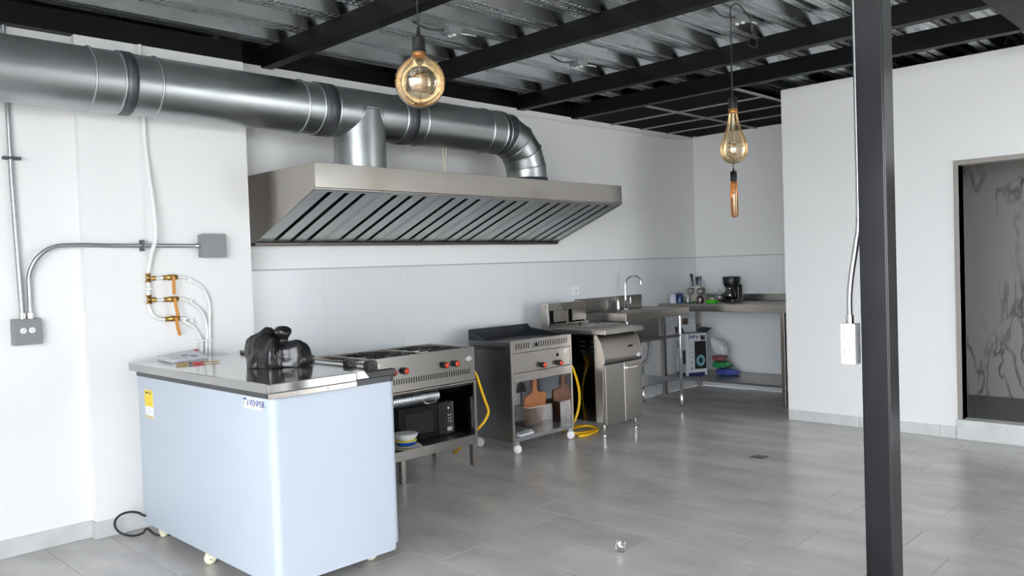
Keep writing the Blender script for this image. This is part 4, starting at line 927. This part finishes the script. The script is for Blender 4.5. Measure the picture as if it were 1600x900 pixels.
# faucet
fa = MB().lathe([(0.024, 0), (0.024, 0.006), (0.019, 0.008), (0.018, 0.085), (0.012, 0.09)], (6.70, -0.115, KT+0.0005), 18).build('faucet', CHROME, sk)
arc = [(6.70, -0.115, KT+0.09), (6.70, -0.115, 1.21)] + [(6.70+0.03*(1-math.cos(t))*0.5, -0.115-0.092*(1-math.cos(t)), 1.23+0.095*math.sin(t)) for t in [PI*i/14 for i in range(0, 13)]] + [(6.73, -0.292, 1.235)]
MB().tube(arc, 0.0105, 12).build('spout', CHROME, fa)
MB().tube([(6.715, -0.12, KT+0.05), (6.765, -0.13, KT+0.052)], 0.008, 10).build('valve', CHROME, fa)
MB().tube([(6.765, -0.13, KT+0.046), (6.765, -0.13, KT+0.118)], 0.006, 10).build('lever', CHROME, fa)
MB().lathe([(0.014, 0), (0.013, 0.07), (0.008, 0.10), (0.007, 0.104)], (6.575, -0.115, KT+0.0005), 14).build('soap_pump', CHROME, sk)

# ------------------------------------------------------------------ corner work table
TX0, TX1, TY0, TY1, TT = 7.447, XF-0.008, -1.74, -0.012, 0.996
tb_ = thing('work_table', (7.84, -0.88, 0), 'stainless corner work table with square legs and lower shelf', 'table')
box(TX0, TX1, TY0, TY1, TT-0.008, TT).build('worktop', STEELD, tb_)
box(TX0-0.002, TX0+0.006, TY0, TY1, TT-0.078, TT+0.001).build('front_apron', STEELD, tb_, bevel=0.002)
box(TX1-0.02, TX1, TY0, TY1, TT+0.0005, 1.068).build('backsplash', STEELD, tb_, bevel=0.003)
box(TX0+0.02, TX1-0.02, TY0+0.02, TY1-0.01, 0.178, 0.198).build('undershelf', STEELD, tb_, bevel=0.002)
for x in (TX0+0.03, TX1-0.04):
    for y in (-0.04, -1.43): box(x-0.02, x+0.02, y-0.02, y+0.02, 0.0005, TT-0.0785).build('leg', STEELD, tb_, bevel=0.002)

# things on the sink side and the corner table
cm = thing('coffee_maker', (7.95, -0.63, TT), 'black drip coffee maker standing on the corner work table', 'coffee maker')
cmx, cmy = 7.93, -0.625
vprism(roundrect(cmx-0.10, cmx+0.11, cmy-0.085, cmy+0.085, 0.04), TT+0.0005, TT+0.03).build('base', RUBBER, cm)
vprism(roundrect(cmx+0.03, cmx+0.11, cmy-0.080, cmy+0.080, 0.03), TT+0.03, TT+0.185).build('water_tank', RUBBER, cm)
MB().lathe([(0.072, 0), (0.088, 0.03), (0.094, 0.085), (0.092, 0.095)], (cmx+0.005, cmy, TT+0.160), 28).build('filter_basket', RUBBER, cm)
MB().lathe([(0.098, 0), (0.098, 0.012), (0.085, 0.022)], (cmx+0.005, cmy, TT+0.252), 28).build('top_lid', RUBBER, cm)
cf = MB().lathe([(0.055, 0), (0.066, 0.02), (0.066, 0.06), (0.045, 0.105), (0.045, 0.118)], (cmx-0.03, cmy, TT+0.031), 24).build('carafe', film('smoked_carafe', (0.08, 0.075, 0.07), (1, 1, 1), 0.10, 0.04), cm)
MB().tube(smooth_path([(cmx-0.07, cmy-0.03, TT+0.13), (cmx-0.10, cmy-0.055, TT+0.12), (cmx-0.10, cmy-0.06, TT+0.07), (cmx-0.085, cmy-0.045, TT+0.05)], 5), 0.007, 8).build('carafe_handle', RUBBER, cf)
MB().lathe([(0.047, 0), (0.047, 0.012), (0.03, 0.016)], (cmx-0.03, cmy, TT+0.149), 20).build('carafe_lid', RUBBER, cf)
uh = thing('utensil_holder', (8.0, -0.16, TT), 'beige square utensil holder in the corner of the work table', 'holder')
ux, uy = 8.0, -0.165
for a in ((ux-0.055, ux-0.049, uy-0.06, uy+0.06), (ux+0.049, ux+0.055, uy-0.06, uy+0.06), (ux-0.049, ux+0.049, uy-0.06, uy-0.054), (ux-0.049, ux+0.049, uy+0.054, uy+0.06)): box(*a, TT+0.001, TT+0.172).build('side', BEIGE, uh, bevel=0.002)
box(ux-0.05, ux+0.05, uy-0.055, uy+0.055, TT+0.0005, TT+0.008).build('bottom', BEIGE, uh)
def utensil(x, y, dx, dy, h, lab, cat, m, w_=0.02):
    t = thing(cat, (x, y, TT+0.01), lab, 'utensil', 'utensils in the beige holder')
    b0 = Vector((x, y, TT+0.010)); b1 = Vector((x+dx, y+dy, TT+h))
    MB().tube([b0, b0.lerp(b1, 0.68)], 0.006, 8).build('handle', m, t)
    p = b0.lerp(b1, 0.66); q = b1
    sd = Vector((0.15, -0.99, 0))*w_; th = Vector((0.99, 0.15, 0))*0.003
    vs = [p-sd*0.4-th, p+sd*0.4-th, q+sd-th, q-sd-th, p-sd*0.4+th, p+sd*0.4+th, q+sd+th, q-sd+th]
    MB().add(vs, [(0,3,2,1),(4,5,6,7),(0,1,5,4),(1,2,6,5),(2,3,7,6),(3,0,4,7)]).build('blade', m, t, bevel=0.004)
utensil(ux-0.01, uy+0.03, 0.0, 0.045, 0.31, 'black spatula leaning left in the beige holder', 'spatula', RUBBER, 0.020)
utensil(ux+0.02, uy+0.01, 0.01, 0.01, 0.275, 'wide black spoon upright in the middle of the beige holder', 'spoon', RUBBER, 0.026)
utensil(ux, uy-0.02, 0.0, -0.01, 0.235, 'pale teal spatula low in the beige holder', 'spatula', mat('pale_teal', (0.45, 0.56, 0.66), 0.4), 0.018)
utensil(ux-0.02, uy-0.03, 0.0, -0.022, 0.285, 'thin black fork leaning right in the beige holder', 'fork', RUBBER, 0.009)
def lathe_thing(name, prof, c, m, lab, cat, group=None, part='body'):
    t = thing(name, c, lab, cat, group); MB().lathe(prof, (c[0], c[1], c[2]+0.0006), 22).build(part, m, t); return t
# cups and glasses, left to right
lathe_thing('cup', [(0.040, 0), (0.036, 0.05), (0.030, 0.10), (0.001, 0.101)], (7.55, -0.125, TT), mat('white_lilac_cup', (0.68, 0.66, 0.80), 0.3), 'white tumbler upside down at the left end of the work table', 'cup')
lathe_thing('cup', [(0.042, 0), (0.042, 0.045), (0.037, 0.105), (0.001, 0.106)], (7.62, -0.165, TT), BLUE, 'navy blue tumbler upside down beside the white one', 'cup')
t = lathe_thing('tray', [(0.075, 0), (0.085, 0.012), (0.080, 0.012), (0.07, 0.004), (0.001, 0.004)], (7.60, -0.335, TT), DGREEN, 'small dark green tray with a salt shaker on the table', 'tray')
t = thing('salt_shaker', (7.57, -0.30, TT+0.0055), 'small white salt shaker standing on the green tray', 'shaker')
MB().lathe([(0.014, 0), (0.014, 0.035), (0.011, 0.048)], (7.57, -0.30, TT+0.0055), 14).build('body', WPLAST, t); MB().lathe([(0.0115, 0), (0.0115, 0.012), (0.006, 0.016)], (7.57, -0.30, TT+0.054), 14).build('cap', WPLAST, t)
gprof = [(0.034, 0), (0.034, 0.003), (0.006, 0.008), (0.005, 0.06), (0.014, 0.07), (0.036, 0.09), (0.044, 0.12), (0.040, 0.155), (0.038, 0.155), (0.041, 0.12), (0.033, 0.093), (0.001, 0.075)]
for x, y, l in ((7.79, -0.20, 'clear stemmed goblet left of the utensil holder'), (7.72, -0.37, 'clear stemmed goblet in front of the utensil holder'), (7.80, -0.335, 'clear stemmed goblet at the right of the front pair')):
    lathe_thing('goblet', gprof, (x, y, TT), CLEAR, l, 'glass', 'clear goblets on the work table', 'bowl')
lathe_thing('tumbler', [(0.033, 0), (0.040, 0.05), (0.028, 0.085), (0.026, 0.085), (0.036, 0.05), (0.03, 0.006), (0.001, 0.005)], (7.56, -0.46, TT), PINKG, 'squat mauve glass tumbler near the front of the work table', 'glass')
t = lathe_thing('glass_bowl', [(0.05, 0), (0.072, 0.02), (0.075, 0.045), (0.070, 0.055), (0.068, 0.052), (0.070, 0.04), (0.066, 0.02), (0.045, 0.005), (0.001, 0.004)], (7.76, -0.49, TT), CLEAR, 'low glass bowl of pinkish sugar beside the holder', 'bowl')
MB().lathe([(0.044, 0.006), (0.064, 0.02), (0.067, 0.036), (0.001, 0.040)], (7.76, -0.49, TT+0.0006), 22).build('sugar', PEACH, t)
t = lathe_thing('glass_jar', [(0.05, 0), (0.062, 0.012), (0.064, 0.06), (0.050, 0.082), (0.048, 0.082), (0.060, 0.058), (0.058, 0.014), (0.001, 0.006)], (7.985, -0.445, TT), CLEAR, 'round glass jar with glass lid left of the coffee maker', 'jar')
MB().lathe([(0.052, 0.083), (0.052, 0.09), (0.03, 0.103), (0.008, 0.106), (0.013, 0.12), (0.008, 0.128), (0.001, 0.129)], (7.985, -0.445, TT+0.0006), 22).build('lid', CLEAR, t)
MB().lathe([(0.048, 0.007), (0.057, 0.016), (0.058, 0.03), (0.001, 0.032)], (7.985, -0.445, TT+0.0006), 22).build('contents', PEACH, t)
tag(box(7.58, 7.655, -0.625, -0.515, TT+0.0006, TT+0.034).build('sponge', GREEN, bevel=0.005), 'bright green sponge lying at the front of the work table', 'sponge')

# ------------------------------------------------------------------ speaker carton and bags on the lower shelf
sz = 0.1985
ca = Vector((7.563, -0.262, sz)); CA = math.atan2(-0.428, 0.904)
sb = thing('speaker_carton', ca, 'white printed speaker carton with open flaps under the work table', 'carton')
LW, LD, cz1 = 0.265, 0.20, 0.66                                   # front width, side depth, top
def cpt(u, v, z): return (ca.x + u*math.cos(CA) - v*math.sin(CA), ca.y + u*math.sin(CA) + v*math.cos(CA), z)
def cbox(u0, u1, v0, v1, z0, z1):
    return MB().add([cpt(u, v, z) for z in (z0, z1) for u, v in ((u0, v0), (u1, v0), (u1, v1), (u0, v1))], [(0,3,2,1),(4,5,6,7),(0,1,5,4),(1,2,6,5),(2,3,7,6),(3,0,4,7)])
def cflat(poly, m, name, par, side=False, d=0.0012, d0=0.0002):   # flat print on the front (u,z) or on the side (v,z)
    k = len(poly); vs = []
    for dd in (d, d0): vs += [cpt(-dd, p, z) if side else cpt(p, -dd, z) for p, z in poly]
    MB().add(vs, [tuple(range(k)), tuple(range(k, 2*k))[::-1]] + [(i, (i+1) % k, k+(i+1) % k, k+i) for i in range(k)]).build(name, m, par)
def crect(a, b, z0, z1): return [(a, z0), (b, z0), (b, z1), (a, z1)]
cbox(0, LW, 0, LD, sz+0.001, cz1).build('box', CARD, sb, bevel=0.002)
MB().add([cpt(u, v, z) for u, v, z in ((0.02, LD-0.003, cz1+0.0005), (LW, LD-0.003, cz1+0.0005), (LW, LD+0.01, cz1+0.085), (0.02, LD+0.01, cz1+0.085), (0.02, LD, cz1+0.0005), (LW, LD, cz1+0.0005), (LW, LD+0.013, cz1+0.085), (0.02, LD+0.013, cz1+0.085))], [(0,3,2,1),(4,5,6,7),(0,1,5,4),(1,2,6,5),(2,3,7,6),(3,0,4,7)]).build('top_flap', CARD, sb)
MB().add([cpt(u, v, z) for u, v, z in ((0.0, 0.01, cz1+0.0005), (0.0, LD-0.01, cz1+0.0005), (-0.012, LD-0.01, cz1+0.07), (-0.012, 0.04, cz1+0.07), (0.003, 0.01, cz1+0.0005), (0.003, LD-0.01, cz1+0.0005), (-0.009, LD-0.01, cz1+0.07), (-0.009, 0.04, cz1+0.07))], [(0,3,2,1),(4,5,6,7),(0,1,5,4),(1,2,6,5),(2,3,7,6),(3,0,4,7)]).build('top_flap', DARKG, sb)
MB().add([cpt(u, v, z) for u, v, z in ((LW-0.003, 0.0, cz1+0.0005), (LW-0.003, LD-0.01, cz1+0.0005), (LW+0.07, LD-0.01, cz1+0.05), (LW+0.07, 0.0, cz1+0.05), (LW, 0.0, cz1+0.0005), (LW, LD-0.01, cz1+0.0005), (LW+0.073, LD-0.01, cz1+0.05), (LW+0.073, 0.0, cz1+0.05))], [(0,3,2,1),(4,5,6,7),(0,1,5,4),(1,2,6,5),(2,3,7,6),(3,0,4,7)]).build('top_flap', DARKG, sb)
cflat(crect(0.03, LW-0.03, sz+0.002, sz+0.035), NAVY, 'blue_band', sb)
SPB = mat('speaker_black', (0.02, 0.02, 0.023), 0.4)
sp = cbox(LW*0.42, LW-0.008, -0.0012, -0.0002, 0.27, 0.575).build('speaker_picture', SPB, sb, bevel=0.0004)
cflat([(LW*0.70+0.055*math.cos(2*PI*i/28), 0.362+0.062*math.sin(2*PI*i/28)) for i in range(28)], mat('ring_blue', (0.20, 0.42, 0.52), 0.4), 'cone_ring', sp, d=0.0018, d0=0.0013)
cflat([(LW*0.70+0.028*math.cos(2*PI*i/20), 0.362+0.034*math.sin(2*PI*i/20)) for i in range(20)], mat('cone_dark', (0.02, 0.05, 0.06), 0.4), 'cone', sp, d=0.0024, d0=0.0019)
text('lettering', 'kalley', 0.047, cpt(0.052, -0.0014, 0.612), (math.cos(CA), math.sin(CA), 0), (0, 0, 1), NAVY, sb, bold=0.0014)
cflat(crect(0.040, 0.047, 0.60, 0.645), NAVY, 'logo_bar', sb)
cflat([(LW-0.085, 0.648), (LW-0.066, 0.628), (LW-0.05, 0.645), (LW-0.036, 0.625), (LW-0.014, 0.640), (LW-0.02, 0.585), (LW-0.07, 0.585)], DARKG, 'crown_mark', sb)
for z in (0.54, 0.515, 0.45, 0.40, 0.35, 0.33): cflat(crect(0.05, 0.095, z, z+0.010), LGREY, 'print_line', sb)
cflat(crect(0.065, 0.08, 0.27, 0.292), DARKG, 'print_mark', sb)
cflat(crect(0.004, 0.06, 0.33, 0.48), SPB, 'side_picture', sb, True)
cflat(crect(0.13, 0.165, 0.50, 0.58), SPB, 'side_picture', sb, True)
for z in (0.45, 0.42, 0.39): cflat(crect(0.10, 0.18, z, z+0.008), LGREY, 'print_line', sb, True)
cflat(crect(0.01, LD-0.01, sz+0.002, sz+0.035), NAVY, 'blue_band', sb, True)
def blob(name, c, r, m, lab, seed, cat='bag', tilt=0.0):
    bm = bmesh.new(); bmesh.ops.create_icosphere(bm, subdivisions=4, radius=1)
    pw = lambda q: math.copysign(abs(q)**0.55, q)
    for v in bm.verts:
        p = v.co.copy(); k_ = 1 + 0.22*noise.noise(p*1.6 + Vector((seed, 0, 0))) + 0.14*noise.noise(p*4 + Vector((0, seed, 0)))
        v.co = Vector((pw(p.x)*r[0]*k_, pw(p.y)*r[1]*k_, pw(p.z)*r[2]*(1 + 0.12*noise.noise(p*3+Vector((seed, 2, 0)))) + tilt*p.y))
    lo = min(v.co.z for v in bm.verts)
    for v in bm.verts: v.co.z -= lo
    hi = max(v.co.z for v in bm.verts)
    for f in bm.faces: f.smooth = True
    me = bpy.data.meshes.new(name); bm.to_mesh(me); bm.free(); me.materials.append(m); o = bpy.data.objects.new(name, me); COL.objects.link(o); o.location = c
    tag(o, lab, cat); return hi
z_ = sz + 0.0005
z_ += blob('plastic_bag', (7.89, -0.575, z_), (0.075, 0.125, 0.034), BAGB, 'crumpled blue plastic bag at the bottom of the pile under the table', 3) + 0.0005
z_ += blob('plastic_bag', (7.89, -0.505, z_), (0.070, 0.095, 0.036), BAGG, 'green plastic packet lying on the blue bag', 11) + 0.0005
z_ += blob('plastic_bag', (7.90, -0.475, z_), (0.065, 0.075, 0.030), BAGR, 'maroon packet under the clear bag beside the carton', 23) + 0.0005
blob('plastic_bag', (7.91, -0.465, z_), (0.06, 0.085, 0.075), BAGW, 'whitish clear bag on top of the packets beside the carton', 31, tilt=0.05)

# ------------------------------------------------------------------ small things on the floor
cp = thing('clear_cup', (3.25, -2.60, 0), 'crumpled clear plastic cup lying on the open floor', 'cup')
m_ = mb(); n_ = 18; vs = []
for r_, h in ((0.022, 0.0), (0.028, 0.018), (0.026, 0.034), (0.031, 0.050), (0.029, 0.052)):
    for j in range(n_):
        a = 2*PI*j/n_; q = r_*(1+0.13*math.cos(3*a+h*60)); vs.append((3.245+q*math.cos(a), -2.60+q*math.sin(a), h+0.002+0.003*math.cos(2*a)))
m_.add(vs, [(i*n_+j, i*n_+(j+1) % n_, (i+1)*n_+(j+1) % n_, (i+1)*n_+j) for i in range(4) for j in range(n_)] + [tuple(range(n_))], True).build('cup_wall', film('cup_clear', (0.80, 0.80, 0.82), (1, 1, 1), 0.22, 0.10), cp)
DRN = mat('drain_grey', (0.15, 0.15, 0.15), 0.4, 0.3)
dn = thing('floor_drain', (5.455, -2.21, 0), 'small grey floor drain grate in the tiles', 'drain')
box(5.405, 5.505, -2.26, -2.16, 0.0003, 0.002).build('frame', DRN, dn)
for i in range(5): box(5.415, 5.495, -2.252+i*0.018, -2.243+i*0.018, 0.0021, 0.003).build('grate_bar', STEELD, dn)
